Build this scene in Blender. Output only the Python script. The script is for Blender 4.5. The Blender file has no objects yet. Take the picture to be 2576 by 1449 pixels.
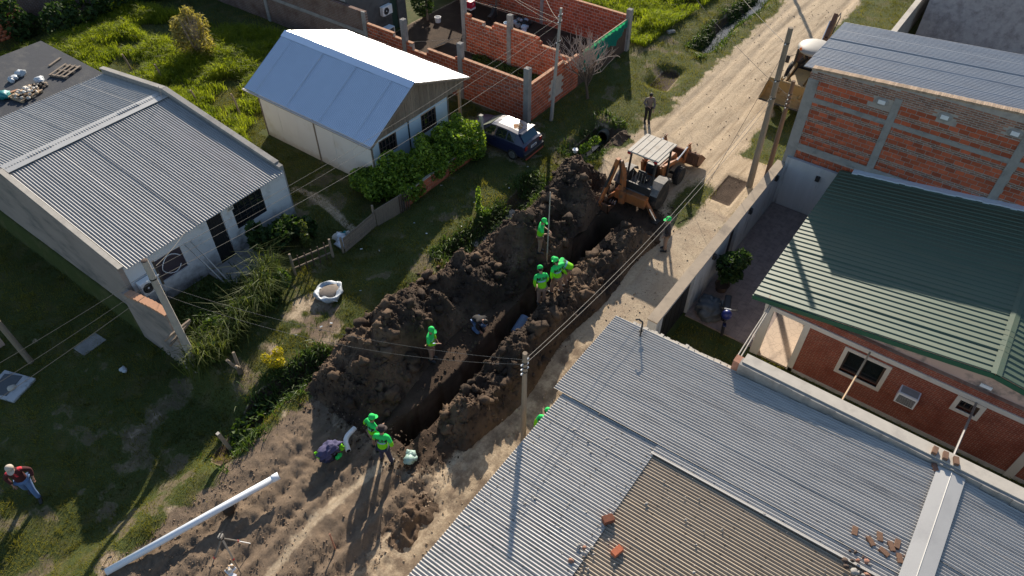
import bpy, bmesh, math, random
import numpy as np
from mathutils import Vector, Matrix
from mathutils.bvhtree import BVHTree
random.seed(7); RNG = np.random.default_rng(11)
SC = bpy.context.scene; COL = SC.collection
R = math.radians
# ---------------------------------------------------------------- camera, sky, sun, exposure
# world X runs along the street (s), world Y across it (t), metres, z up
HCAM = 20.0
cam_d = bpy.data.cameras.new('camera'); cam = bpy.data.objects.new('camera', cam_d); COL.objects.link(cam)
cam.location = (0, 0, HCAM); cam.rotation_euler = (R(45), 0, R(-53.5))
cam_d.sensor_width = 36; cam_d.lens = 24.96; cam_d.clip_start = .1; cam_d.clip_end = 2000
SC.camera = cam
SUN_AZ, SUN_EL = 31.5, 23.5            # azimuth from +X (street axis) towards +Y
world = bpy.data.worlds.new('World'); SC.world = world; world.use_nodes = True
wn = world.node_tree.nodes; bg = wn['Background']; sky = wn.new('ShaderNodeTexSky')
sky.sky_type = 'NISHITA'; sky.sun_disc = False; sky.sun_elevation = R(SUN_EL); sky.sun_rotation = R(90 - SUN_AZ)
sky.air_density = 1.0; sky.dust_density = .6; sky.ozone_density = 1.2
world.node_tree.links.new(sky.outputs[0], bg.inputs[0]); bg.inputs[1].default_value = .095
sun_d = bpy.data.lights.new('sun', 'SUN'); sun_d.energy = 5.0; sun_d.angle = R(.55); sun_d.color = (1, .89, .74)
sun = bpy.data.objects.new('sun', sun_d); COL.objects.link(sun)
sv = Vector((math.cos(R(SUN_EL)) * math.cos(R(SUN_AZ)), math.cos(R(SUN_EL)) * math.sin(R(SUN_AZ)), math.sin(R(SUN_EL))))
sun.rotation_euler = sv.to_track_quat('Z', 'Y').to_euler(); sun.location = sv * 60
vs = SC.view_settings; vs.view_transform = 'Standard'; vs.look = 'None'; vs.exposure = .68; vs.gamma = 1; vs.use_curve_mapping = False

# ---------------------------------------------------------------- helpers
CA, SA = math.cos(R(53.5)), math.sin(R(53.5)); S2 = math.sqrt(.5)
def at(u, v, z=0):
    "point of the place at height z seen at (u, v) of the 2576 x 1449 photograph"
    x = (u - 1288) / 1786; y = (v - 724.5) / 1786; k = (HCAM - z) / (S2 * (1 + y))
    X, Y = x * k, S2 * (1 - y) * k
    return Vector((X * CA + Y * SA, -X * SA + Y * CA, z))
def tag(o, label=None, cat=None, group=None, kind=None):
    if label: o['label'] = label
    if cat: o['category'] = cat
    if group: o['group'] = group
    if kind: o['kind'] = kind
    return o
def thing(name, label, cat, loc=(0, 0, 0), rz=0, group=None):
    o = bpy.data.objects.new(name, None); o.empty_display_size = .2; COL.objects.link(o)
    o.location = loc; o.rotation_euler = (0, 0, rz)
    return tag(o, label, cat, group)
def wloc(o):
    v = Vector((0, 0, 0))
    while o: v = v + o.location; o = o.parent
    return v
class MB:
    def __init__(s): s.v = []; s.f = []
    def add(s, vs_, fs):
        o = len(s.v); s.v.extend(tuple(x) for x in vs_); s.f.extend(tuple(i + o for i in f) for f in fs); return s
    def box(s, c, d, rz=0, rx=0, ry=0):
        m = Matrix.Translation(c) @ Matrix.Rotation(rz, 4, 'Z') @ Matrix.Rotation(ry, 4, 'Y') @ Matrix.Rotation(rx, 4, 'X')
        x, y, z = d[0] / 2, d[1] / 2, d[2] / 2
        vv = [m @ Vector((a * x, b * y, c_ * z)) for a in (-1, 1) for b in (-1, 1) for c_ in (-1, 1)]
        return s.add(vv, [(0, 1, 3, 2), (4, 6, 7, 5), (0, 4, 5, 1), (2, 3, 7, 6), (0, 2, 6, 4), (1, 5, 7, 3)])
    def mm(s, a, b):
        return s.box([(a[i] + b[i]) / 2 for i in range(3)], [abs(b[i] - a[i]) for i in range(3)])
    def beam(s, p, q, w, h, up=(0, 0, 1), w2=None, h2=None):
        p, q = Vector(p), Vector(q); d = (q - p).normalized(); u = Vector(up)
        if abs(d.dot(u)) > .98: u = Vector((1, 0, 0))
        x = d.cross(u).normalized(); y = x.cross(d)
        vv = []
        for P, a, b in ((p, w, h), (q, w2 or w, h2 or h)):
            vv += [P + x * a / 2 * i + y * b / 2 * j for i, j in ((-1, -1), (1, -1), (1, 1), (-1, 1))]
        return s.add(vv, [(0, 3, 2, 1), (4, 5, 6, 7), (0, 1, 5, 4), (1, 2, 6, 5), (2, 3, 7, 6), (3, 0, 4, 7)])
    def tube(s, pts, r, n=8, caps=True):
        pts = [Vector(p) for p in pts]; k = len(pts); rr = r if isinstance(r, (list, tuple)) else [r] * k
        vv = []; ff = []; u = None
        for i, p in enumerate(pts):
            d = (pts[min(i + 1, k - 1)] - pts[max(i - 1, 0)]).normalized()
            if u is None: u = d.orthogonal().normalized()
            u = (u - d * u.dot(d)); u = u.normalized() if u.length > 1e-6 else d.orthogonal().normalized()
            w = d.cross(u)
            vv += [p + (u * math.cos(2 * math.pi * j / n) + w * math.sin(2 * math.pi * j / n)) * rr[i] for j in range(n)]
        for i in range(k - 1):
            for j in range(n):
                ff.append((i * n + j, i * n + (j + 1) % n, (i + 1) * n + (j + 1) % n, (i + 1) * n + j))
        if caps: ff += [tuple(range(n))[::-1], tuple((k - 1) * n + j for j in range(n))]
        return s.add(vv, ff)
    def lathe(s, prof, c, n=16, axis='Z'):
        vv = []; ff = []; k = len(prof)
        for r, h in prof:
            for j in range(n):
                a = 2 * math.pi * j / n; p = (r * math.cos(a), r * math.sin(a), h)
                if axis == 'X': p = (h, p[0], p[1])
                if axis == 'Y': p = (p[0], h, p[1])
                vv.append((p[0] + c[0], p[1] + c[1], p[2] + c[2]))
        for i in range(k - 1):
            for j in range(n): ff.append((i * n + j, i * n + (j + 1) % n, (i + 1) * n + (j + 1) % n, (i + 1) * n + j))
        ff += [tuple(range(n))[::-1], tuple((k - 1) * n + j for j in range(n))]
        return s.add(vv, ff)
    def ball(s, c, r, n=8, m=6):
        if not isinstance(r, (list, tuple)): r = (r, r, r)
        vv = [(c[0], c[1], c[2] + r[2])]; ff = []
        for i in range(1, m):
            a = math.pi * i / m
            for j in range(n):
                b = 2 * math.pi * j / n
                vv.append((c[0] + r[0] * math.sin(a) * math.cos(b), c[1] + r[1] * math.sin(a) * math.sin(b), c[2] + r[2] * math.cos(a)))
        vv.append((c[0], c[1], c[2] - r[2])); L = len(vv) - 1
        for j in range(n):
            ff.append((0, 1 + j, 1 + (j + 1) % n)); ff.append((L, L - n + (j + 1) % n, L - n + j))
            for i in range(m - 2): ff.append((1 + i * n + j, 1 + (i + 1) * n + j, 1 + (i + 1) * n + (j + 1) % n, 1 + i * n + (j + 1) % n))
        return s.add(vv, ff)
    def prism(s, poly, a, b, axis='Y'):
        "extrude a polygon: axis Y -> poly is (x,z), X -> (y,z), Z -> (x,y)"
        n = len(poly)
        def P(q, h): return {'Y': (q[0], h, q[1]), 'X': (h, q[0], q[1]), 'Z': (q[0], q[1], h)}[axis]
        vv = [P(q, a) for q in poly] + [P(q, b) for q in poly]
        ff = [tuple(range(n)), tuple(range(2 * n - 1, n - 1, -1))] + [(i, n + i, n + (i + 1) % n, (i + 1) % n) for i in range(n)]
        return s.add(vv, ff)
    def build(s, name, mat, parent=None, smooth=False, bevel=0, w=False, seg=1):
        off = wloc(parent) if (w and parent) else Vector((0, 0, 0))
        me = bpy.data.meshes.new(name)
        me.from_pydata([(v[0] - off.x, v[1] - off.y, v[2] - off.z) for v in s.v], [], s.f)
        bm = bmesh.new(); bm.from_mesh(me); bmesh.ops.recalc_face_normals(bm, faces=bm.faces)
        if bevel: bmesh.ops.bevel(bm, geom=list(bm.edges), offset=bevel, segments=seg, affect='EDGES', profile=.5, clamp_overlap=True)
        bm.to_mesh(me); bm.free()
        if smooth: me.shade_smooth()
        me.materials.append(mat)
        o = bpy.data.objects.new(name, me); COL.objects.link(o)
        if parent: o.parent = parent
        return o
def copy_to(o, parent=None, loc=None, rot=None):
    c = o.copy(); COL.objects.link(c)
    if parent: c.parent = parent
    if loc is not None: c.location = loc
    if rot is not None: c.rotation_euler = rot
    return c
def big_mesh(name, V, F, mat, attrs=None, smooth=False, parent=None):
    "numpy mesh: V (n,3), F (m,k) all faces of the same size"
    me = bpy.data.meshes.new(name); V = np.asarray(V, np.float32); F = np.asarray(F, np.int32); m, k = F.shape
    me.vertices.add(len(V)); me.vertices.foreach_set('co', V.ravel())
    me.loops.add(m * k); me.loops.foreach_set('vertex_index', F.ravel())
    me.polygons.add(m); me.polygons.foreach_set('loop_start', np.arange(0, m * k, k, dtype=np.int32))
    for an, (dom, typ, data) in (attrs or {}).items():
        at_ = me.attributes.new(an, typ, dom); at_.data.foreach_set('color' if 'COLOR' in typ else 'value', np.asarray(data, np.float32).ravel())
    me.update(calc_edges=True)
    if smooth: me.shade_smooth()
    me.materials.append(mat)
    o = bpy.data.objects.new(name, me); COL.objects.link(o)
    if parent: o.parent = parent
    return o
def vnoise(x, y, seed=0):
    x = np.asarray(x, float); y = np.asarray(y, float); xi = np.floor(x).astype(np.int64); yi = np.floor(y).astype(np.int64)
    fx = x - xi; fy = y - yi; fx = fx * fx * (3 - 2 * fx); fy = fy * fy * (3 - 2 * fy)
    def h(a, b):
        n = (a * 374761393 + b * 668265263 + seed * 974711) & 0xffffffff
        n = ((n ^ (n >> 13)) * 1274126177) & 0xffffffff
        return ((n ^ (n >> 16)) & 0xffff) / 65535.0
    return (h(xi, yi) * (1 - fx) + h(xi + 1, yi) * fx) * (1 - fy) + (h(xi, yi + 1) * (1 - fx) + h(xi + 1, yi + 1) * fx) * fy
def fbm(x, y, f=1., o=4, seed=0):
    r = 0; a = .5
    for i in range(o): r = r + a * vnoise(np.asarray(x) * f, np.asarray(y) * f, seed + i * 17); f *= 2.03; a *= .5
    return r / (1 - .5 ** o)
def sstep(a, b, x): x = np.clip((np.asarray(x, float) - a) / (b - a), 0, 1); return x * x * (3 - 2 * x)
def inpoly(x, y, poly):
    x = np.asarray(x, float); y = np.asarray(y, float); r = np.zeros(x.shape, bool); n = len(poly)
    for i in range(n):
        (x0, y0), (x1, y1) = poly[i], poly[(i + 1) % n]
        if y0 == y1: continue
        c = ((y0 > y) != (y1 > y)) & (x < (x1 - x0) * (y - y0) / (y1 - y0) + x0); r ^= c
    return r
# ---------------------------------------------------------------- materials
def nt(name):
    m = bpy.data.materials.new(name); m.use_nodes = True; n = m.node_tree.nodes; return m, n, m.node_tree.links, n['Principled BSDF']
def mixc(n, l, fac, a, b, mode='MIX'):
    x = n.new('ShaderNodeMix'); x.data_type = 'RGBA'; x.blend_type = mode
    for sock, val in ((x.inputs[0], fac), (x.inputs[6], a), (x.inputs[7], b)):
        if isinstance(val, bpy.types.NodeSocket): l.new(val, sock)
        elif isinstance(val, (tuple, list)): sock.default_value = (*val[:3], 1)
        else: sock.default_value = val
    return x.outputs[2]
def noise(n, l, vec, scale, detail=4, rough=.55):
    x = n.new('ShaderNodeTexNoise'); x.inputs['Scale'].default_value = scale; x.inputs['Detail'].default_value = detail; x.inputs['Roughness'].default_value = rough
    l.new(vec, x.inputs['Vector']); return x.outputs['Fac']
def ramp(n, l, fac, a, b, lo=0, hi=1):
    x = n.new('ShaderNodeMapRange'); l.new(fac, x.inputs[0]); x.inputs[1].default_value = a; x.inputs[2].default_value = b; x.inputs[3].default_value = lo; x.inputs[4].default_value = hi
    return x.outputs[0]
def pos(n, l, scale=None):
    gn = n.new('ShaderNodeNewGeometry')
    if not scale: return gn.outputs['Position']
    mp = n.new('ShaderNodeMapping'); mp.inputs['Scale'].default_value = scale; l.new(gn.outputs['Position'], mp.inputs[0]); return mp.outputs[0]
def bump(n, l, h, strength, dist, b):
    x = n.new('ShaderNodeBump'); x.inputs['Strength'].default_value = strength; x.inputs['Distance'].default_value = dist; l.new(h, x.inputs['Height']); l.new(x.outputs[0], b.inputs['Normal'])
def M(name, col, rough=.8, metal=0., var=.25, sc=4., bmp=0., bsc=30., col2=None, sc2=1.2, lo2=.5, hi2=.7, streak=None, spec=.5, objrand=0., base=None):
    "procedural paint / plaster / metal with soft mottling, optional stains of a second colour"
    m, n, l, b = nt(name); P = pos(n, l, streak)
    f = noise(n, l, P, sc)
    c = mixc(n, l, f, [x * (1 - var) for x in col], [min(1, x * (1 + var)) for x in col])
    if col2:
        f2 = ramp(n, l, noise(n, l, P, sc2, 6, .65), lo2, hi2); c = mixc(n, l, f2, c, col2)
    if base:        # splashed mud or mould climbing from the foot of the wall
        sx = n.new('ShaderNodeSeparateXYZ'); l.new(pos(n, l), sx.inputs[0]); ma = n.new('ShaderNodeMath'); ma.operation = 'MULTIPLY_ADD'
        l.new(noise(n, l, pos(n, l), 2.2, 6, .7), ma.inputs[0]); ma.inputs[1].default_value = -2.2 * base[1]; l.new(sx.outputs[2], ma.inputs[2])
        c = mixc(n, l, ramp(n, l, ma.outputs[0], -1.1 * base[1] - .15, base[1] * -.1, base[2], 0), c, base[0])
    if objrand:
        oi = n.new('ShaderNodeObjectInfo'); at_ = n.new('ShaderNodeAttribute'); at_.attribute_name = 'tint'
        ad = n.new('ShaderNodeMath'); ad.operation = 'ADD'; l.new(oi.outputs['Random'], ad.inputs[0]); l.new(at_.outputs['Fac'], ad.inputs[1])
        fr = n.new('ShaderNodeMath'); fr.operation = 'FRACT'; l.new(ad.outputs[0], fr.inputs[0])
        k = ramp(n, l, fr.outputs[0], 0, 1, 1 - objrand, 1 + objrand); hs = n.new('ShaderNodeHueSaturation'); l.new(k, hs.inputs['Value']); l.new(c, hs.inputs['Color']); c = hs.outputs[0]
    l.new(c, b.inputs['Base Color']); b.inputs['Roughness'].default_value = rough; b.inputs['Metallic'].default_value = metal; b.inputs['Specular IOR Level'].default_value = spec
    if bmp: bump(n, l, noise(n, l, P, bsc, 5), bmp, .02, b)
    return m
def leaf_mat(name, c1, c2, trans=.45, rough=.5):
    m, n, l, b = nt(name); at_ = n.new('ShaderNodeAttribute'); at_.attribute_name = 'tint'
    c = mixc(n, l, at_.outputs['Fac'], c1, c2); l.new(c, b.inputs['Base Color']); b.inputs['Roughness'].default_value = rough; b.inputs['Specular IOR Level'].default_value = .3
    tr = n.new('ShaderNodeBsdfTranslucent'); c2_ = mixc(n, l, 1., c, (1.5, 1.5, .6), 'MULTIPLY'); l.new(c2_, tr.inputs[0])
    mx = n.new('ShaderNodeMixShader'); mx.inputs[0].default_value = trans; l.new(b.outputs[0], mx.inputs[1]); l.new(tr.outputs[0], mx.inputs[2])
    l.new(mx.outputs[0], n['Material Output'].inputs[0]); return m
MAT = {}
def mk():
    D = MAT
    D['fender'] = M('dusty_dark_fender', (.12, .115, .11), .7, 0, .2, 4, .1, 30, (.26, .23, .2), 2.2, .5, .75)
    D['galv'] = M('galvanised', (.46, .44, .41), .55, .04, .12, 2.5, .05, 60, (.33, .315, .295), 1.2, .47, .7, streak=(5, .5, 1)); D['galv_a'] = M('galvanised_old', (.33, .325, .32), .52, .15, .12, 2.5, .05, 60, (.24, .24, .235), 1.2, .48, .72, streak=(5, .5, 1))
    D['galv_b'] = M('galvanised_new', (.80, .85, .92), .3, 1.0, .05, 1.5)
    D['galv_d'] = M('galvanised_dull', (.45, .46, .47), .48, .3, .12, 3, .05, 50, (.34, .33, .33), 1.5, .5, .8, streak=(4, .5, 1))
    D['galv_tan'] = M('rusted_tan_sheet', (.37, .30, .22), .6, .1, .12, 3, .05, 50, (.29, .225, .16), 1.3, .47, .72, streak=(5, .5, 1))
    D['flash'] = M('flashing', (.47, .46, .44), .5, .35, .08, 2, .03, 30, (.36, .35, .34), 1, .5, .8)
    D['green_roof'] = M('green_painted_sheet', (.055, .095, .058), .58, 0, .1, 2, .02, 40, (.08, .105, .06), .8, .46, .75, streak=(4, .5, 1), spec=.8)
    D['green_trim'] = M('green_fascia', (.015, .09, .05), .5, 0, .1, 3)
    D['white'] = M('white_panel', (.70, .68, .63), .7, 0, .06, 1.2, .02, 20, (.55, .50, .40), .8, .55, .85, base=((.40, .31, .20), .35, .8))
    D['bluewall'] = M('pale_blue_paint', (.50, .60, .68), .7, 0, .05, 1.5, .02, 20, (.42, .50, .56), 1, .55, .8)
    D['plaster'] = M('stained_grey_plaster', (.60, .61, .62), .9, 0, .1, 2, .15, 25, (.33, .33, .33), 1.1, .56, .76, base=((.06, .06, .062), .9, .9))
    D['patio_wall'] = M('washed_grey_render', (.44, .45, .46), .9, 0, .15, 1.5, .1, 25, (.16, .16, .17), 1.0, .55, .72, streak=(3, 3, .5))
    D['pink'] = M('pink_stained_render', (.52, .36, .29), .9, 0, .1, 1.5, .1, 25, (.13, .12, .11), 1.0, .53, .66)
    D['beam_white'] = M('cream_beam', (.62, .56, .48), .85, 0, .08, 3, .05, 25, (.4, .36, .32), 1.5, .58, .8)
    D['concrete'] = M('raw_concrete', (.30, .285, .265), .95, 0, .2, 5, .3, 40, (.17, .16, .15), 1.6, .5, .75)
    D['concrete_l'] = M('pale_concrete', (.48, .44, .38), .95, 0, .15, 4, .2, 40, (.3, .27, .24), 1.2, .52, .8)
    D['mortar'] = M('mortar', (.50, .43, .37), .95, 0, .2, 9, .3, 50, (.34, .29, .25), 3, .5, .8)
    D['brick'] = M('hollow_clay_brick', (.43, .10, .043), .9, 0, .22, 9, .25, 60, (.28, .066, .034), 2, .52, .78, objrand=.28)
    D['brick_o'] = M('orange_hollow_brick', (.46, .13, .06), .9, 0, .2, 9, .25, 60, (.33, .09, .05), 2, .55, .8, objrand=.22)
    D['brick_b'] = M('common_brown_brick', (.30, .15, .10), .95, 0, .25, 8, .3, 60, (.19, .10, .075), 3, .5, .75, objrand=.3)
    D['brick_top'] = M('cut_brick_end', (.46, .25, .15), .95, 0, .2, 8, .2, 50)
    D['wood'] = M('weathered_wood', (.23, .18, .135), .9, 0, .3, 6, .3, 40, (.12, .095, .075), 2.5, .5, .75, streak=(8, 8, 1), objrand=.2)
    D['wood_d'] = M('dark_wood', (.085, .055, .04), .85, 0, .3, 6, .2, 40, streak=(6, 6, 1.2))
    D['wood_l'] = M('pale_timber', (.42, .30, .19), .85, 0, .25, 6, .2, 40, objrand=.2)
    D['pole'] = M('weathered_pole_wood', (.26, .205, .15), .92, 0, .25, 5, .4, 30, (.15, .12, .09), 2.5, .5, .75, streak=(9, 9, .7))
    D['pole_d'] = M('dark_pole_wood', (.13, .085, .06), .92, 0, .25, 5, .4, 30, streak=(9, 9, .7))
    D['pole_c'] = M('concrete_pole', (.36, .33, .29), .92, 0, .15, 6, .3, 30, (.24, .22, .2), 2, .5, .8)
    D['steel_d'] = M('dark_steel', (.035, .033, .032), .6, .3, .3, 8)
    D['steel'] = M('bare_steel', (.30, .29, .28), .45, .8, .2, 8)
    D['chrome'] = M('cylinder_rod', (.75, .75, .75), .2, .95, .05, 5)
    D['black'] = M('black_plastic', (.018, .018, .02), .55, 0, .2, 5)
    D['tyre'] = M('tyre_rubber', (.022, .02, .019), .9, 0, .3, 6, .2, 40, (.10, .075, .055), 2.5, .5, .75)
    D['glass'] = M('window_glass', (.012, .016, .02), .06, 0, .2, 2, spec=.9)
    D['shade_fill'] = M('painted_shade_black', (.012, .011, .011), .9, 0, .2, 3)  # near-black fill standing in for shade inside rooms and pipes
    D['orange'] = M('worn_orange_paint', (.36, .12, .033), .6, 0, .22, 4, .1, 40, (.11, .065, .04), 2.0, .48, .66)
    D['yellow'] = M('dusty_yellow_paint', (.36, .225, .085), .65, 0, .18, 4, .1, 40, (.2, .13, .07), 2.0, .5, .7)
    D['rustbucket'] = M('scoured_bucket_steel', (.20, .10, .06), .7, .35, .25, 5, .2, 40, (.09, .05, .035), 2.5, .5, .7)
    D['dust_grey'] = M('dusty_grey_sheet', (.40, .37, .32), .75, 0, .15, 4, .1, 30, (.27, .22, .17), 2.2, .52, .7)
    D['navy'] = M('faded_navy_paint', (.012, .018, .075), .16, 0, .15, 3, 0, 30, spec=.7)
    D['rust'] = M('rust_patch', (.34, .16, .06), .9, 0, .3, 14, .1, 60, (.6, .5, .38), 5, .5, .6)
    D['white_pl'] = M('white_plastic', (.75, .76, .77), .4, 0, .06, 4)
    D['pvc'] = M('white_pvc', (.74, .78, .83), .3, 0, .04, 2)
    D['bag'] = M('white_plastic_sack', (.46, .50, .54), .5, 0, .2, 7, .5, 14, (.3, .33, .36), 4, .52, .7)  # white sack toned down and blued to stand in for shade
    D['bag_g'] = M('pale_green_sack', (.32, .46, .41), .5, 0, .2, 9, .5, 18)
    D['bag_t'] = M('teal_bag', (.02, .22, .23), .5, 0, .2, 7, .4, 14)
    D['tarp'] = M('grey_tarp', (.085, .095, .105), .7, 0, .2, 5, .3, 14)
    D['mesh_g'] = leaf_mat('green_shade_cloth', (.02, .30, .25), (.02, .30, .25), .5, .8)
    D['hivis'] = M('hi_vis_green', (.03, .60, .13), .75, 0, .12, 6, .5, 14, spec=.2)
    D['hivis2'] = M('hi_vis_lime', (.20, .60, .015), .75, 0, .12, 6, .5, 14, spec=.2)
    D['reflect'] = M('reflective_band', (.20, .32, .55), .5, 0, .1, 6)
    D['khaki'] = M('khaki_cloth', (.25, .16, .115), .9, 0, .15, 8, .3, 25)
    D['navycloth'] = M('navy_cloth', (.028, .03, .062), .9, 0, .15, 8, .3, 25)
    D['purple'] = M('faded_navy_jacket', (.07, .065, .14), .9, 0, .15, 6, .4, 18)
    D['blackcloth'] = M('black_cloth', (.02, .018, .018), .9, 0, .2, 8, .3, 25)
    D['browncloth'] = M('dark_brown_jacket', (.045, .03, .028), .85, 0, .15, 8, .3, 25)
    D['greycloth'] = M('grey_brown_shirt', (.16, .13, .11), .9, 0, .12, 8, .3, 25)
    D['redcloth'] = M('dark_red_jacket', (.055, .008, .010), .85, 0, .15, 8, .3, 25)
    D['redtrim'] = M('red_trim', (.55, .03, .045), .8, 0, .1, 6)
    D['denim'] = M('blue_denim', (.10, .17, .33), .9, 0, .15, 9, .3, 30)
    D['skin'] = M('skin', (.36, .19, .125), .6, 0, .08, 8)
    D['hair'] = M('dark_hair', (.015, .011, .009), .7, 0, .2, 20)
    D['beige'] = M('beige_cap', (.52, .44, .36), .9, 0, .08, 8, .2, 25)
    D['red_pl'] = M('red_plastic', (.5, .02, .06), .5)
    D['amber'] = M('amber_lens', (.7, .16, .02), .3)
    D['redlens'] = M('red_lens', (.35, .02, .02), .3)
    D['cable'] = M('pale_cable', (.15, .135, .115), .7, 0, .15, 3)
    D['cable_d'] = M('dark_cable', (.05, .045, .04), .7, 0, .15, 3)
    D['dry'] = M('dry_twigs', (.36, .29, .25), .95, 0, .25, 6)
    D['bark'] = M('bark', (.12, .09, .065), .95, 0, .3, 6, .4, 30)
    D['leaf'] = leaf_mat('hedge_leaves', (.03, .075, .013), (.30, .42, .06), .45, .45)  # pale tints raised to stand in for sun and sky glints on the hedge
    D['leaf_d'] = leaf_mat('dark_leaves', (.02, .045, .014), (.05, .09, .02), .3, .75)
    D['grass'] = leaf_mat('grass_blades', (.05, .06, .016), (.29, .26, .06), .45, .7)
    D['tallgrass'] = leaf_mat('tall_grass_blades', (.07, .12, .012), (.30, .34, .03), .55, .6)
    D['reed'] = leaf_mat('reed_leaves', (.04, .07, .016), (.16, .18, .045), .4, .6)
    D['drybush'] = leaf_mat('dry_bush_twigs', (.20, .17, .06), (.40, .34, .13), .45, .8)
    D['yellowfl'] = leaf_mat('yellow_flower', (.16, .19, .02), (.62, .48, .02), .4)
    D['weed'] = leaf_mat('weed_leaves', (.03, .06, .015), (.09, .14, .03), .35)
mk()
# ---------------------------------------------------------------- ground
T0, T1 = 10.42, 11.2            # trench edges across the street
TS0, TS1 = 8.2, 22.6
def ditch_c(s): return 15.0 + .5 * np.exp(-((s - 6.5) / 2.) ** 2) + .12 * np.sin(s * .9)
def ditch_d(s):
    d = .55 * sstep(3.6, 4.8, s) * (1 - sstep(8.6, 10, s)) + .5 * sstep(15.5, 16.5, s) * (1 - sstep(21.8, 22.8, s))
    d = d + .95 * sstep(25.0, 25.8, s) * (1 - sstep(28.2, 28.9, s)) + .45 * sstep(33.2, 34, s) * (1 - sstep(35.8, 36.6, s)) + .8 * sstep(38.6, 39.6, s)
    return d
def billow0(x, y, f, seed): return 1 - np.abs(2 * vnoise(x * f, y * f, seed) - 1)
def lowlot(s, t):                # the left lot lies almost a metre below the street
    w = np.where(t > 19.1, .12, .9); return .92 * (1 - sstep(6.28 - w, 6.28 + w * .3, s)) * sstep(14.6, 16.6, t)
def base_z(s, t):
    z = .10 * (fbm(s, t, .22, 3, 3) - .5) + .035 * (fbm(s, t, 2.2, 3, 9) - .5)
    mud = sstep(7.6, 8.6, t) * (1 - sstep(13.6, 14.6, t)) * (1 - sstep(8, 10, s))       # churned street end
    ruts = -.13 * np.exp(-((t - 11.75 + .25 * np.sin(s * .35)) / .17) ** 2) - .14 * np.exp(-((t - 9.85 + .2 * np.sin(s * .3)) / .19) ** 2) - .10 * np.exp(-((t - 13.2 + .08 * s * .5) / .15) ** 2) - .08 * np.exp(-((t - 8.9) / .15) ** 2) + .07 * np.exp(-((t - 11.4 + .25 * np.sin(s * .35)) / .12) ** 2) + .07 * np.exp(-((t - 9.5 + .2 * np.sin(s * .3)) / .12) ** 2) - .09 * np.exp(-((t - 12.4 + .15 * np.sin(s * .5)) / .13) ** 2)
    lug = np.sin((s + .5 * np.abs(t - 11)) * 17 + 5 * fbm(s, t, 1.1, 2, 33)) * .03 * sstep(.45, .62, fbm(s, t, .7, 2, 31)) * np.clip(-ruts * 9, 0, 1)
    flat = 1 - .8 * np.exp(-((t - 10.6 + .15 * np.sin(s)) / .28) ** 2) * (1 - sstep(6, 8, s))
    z = z + mud * (ruts + (.13 * (fbm(s, t, 3.2, 4, 21) - .5) + .06 * (billow0(s, t, 5.3, 22) - .5) * (fbm(s, t, .9, 2, 24) > .48) + .06 * (billow0(s, t, 11., 23) - .5) + lug) * flat)
    road = sstep(8, 9, t) * (1 - sstep(12.8, 13.4, t)) * sstep(23, 25, s)
    z = z + road * (.05 * (fbm(s * .35, t * 1.8, 1.4, 4, 41) - .5) - .06 * np.exp(-((t - 10.0 + .12 * np.sin(s * .4)) / .22) ** 2) - .06 * np.exp(-((t - 11.9 + .12 * np.sin(s * .4)) / .22) ** 2) - .04 * np.exp(-((t - 9.1 - .03 * (s - 30)) / .16) ** 2) - .04 * np.exp(-((t - 12.7) / .16) ** 2))
    z = z - lowlot(s, t)
    d = ditch_d(s); w = np.where(s > 24, np.where(s > 37, .62, .75), .5)
    z = z - d * np.exp(-(np.abs(t - ditch_c(s) + .15 * (fbm(s, t, 1.3, 2, 55) - .5)) / w) ** 3)
    z = z + .12 * np.exp(-((t - 16.9) / 1.2) ** 2) * sstep(36, 40, s)
    return z
def trench_m(s, t):
    e = .16 * (fbm(s, t * 0, 1.1, 4, 77) - .5); e2 = .26 * (fbm(s, t * 0 + 5, 1.0, 4, 78) - .5); b = .22 * np.sin(s * .38 + .4)
    a = sstep(T0 + b + e - .05, T0 + b + e + .03, t) * (1 - sstep(T1 + b + e2 - .03, T1 + b + e2 + .05, t))
    return a * sstep(TS0 - .05, TS0 + .35, s) * (1 - sstep(TS1 - .8, TS1, s))
def ground_z(s, t): return base_z(s, t) - .09 * (sstep(26.1, 26.2, s) * (1 - sstep(28.2, 28.3, s)) * sstep(7.1, 7.2, t) * (1 - sstep(8.1, 8.2, t))) - 2.3 * trench_m(s, t) * (1 - .25 * fbm(s, t, 2, 3, 5))
def gz(s, t): return float(base_z(np.array([s * 1.]), np.array([t * 1.]))[0])
def lines(segs):
    out = []
    for a, b, st in segs: out += list(np.arange(a, b - 1e-6, st))
    return np.array(out + [segs[-1][1]])
gs = lines([(-400, -60, 68), (-60, -12, 6), (-12, -4, 1), (-4, 24.6, .08), (24.6, 46, .2), (46, 62, .4), (62, 120, 6), (120, 500, 76)])
gt = lines([(-400, -60, 68), (-60, -15, 5), (-15, 6.6, .4), (6.6, 17.2, .08), (17.2, 46, .3), (46, 66, 1), (66, 120, 9), (120, 500, 76)])
GS, GT = np.meshgrid(gs, gt, indexing='ij')
GZ = ground_z(GS, GT)
nz = fbm(GS, GT, .9, 4, 101) - .5; nz2 = fbm(GS, GT, 3.1, 4, 202) - .5; nzl = fbm(GS, GT, .25, 3, 303) - .5
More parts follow.
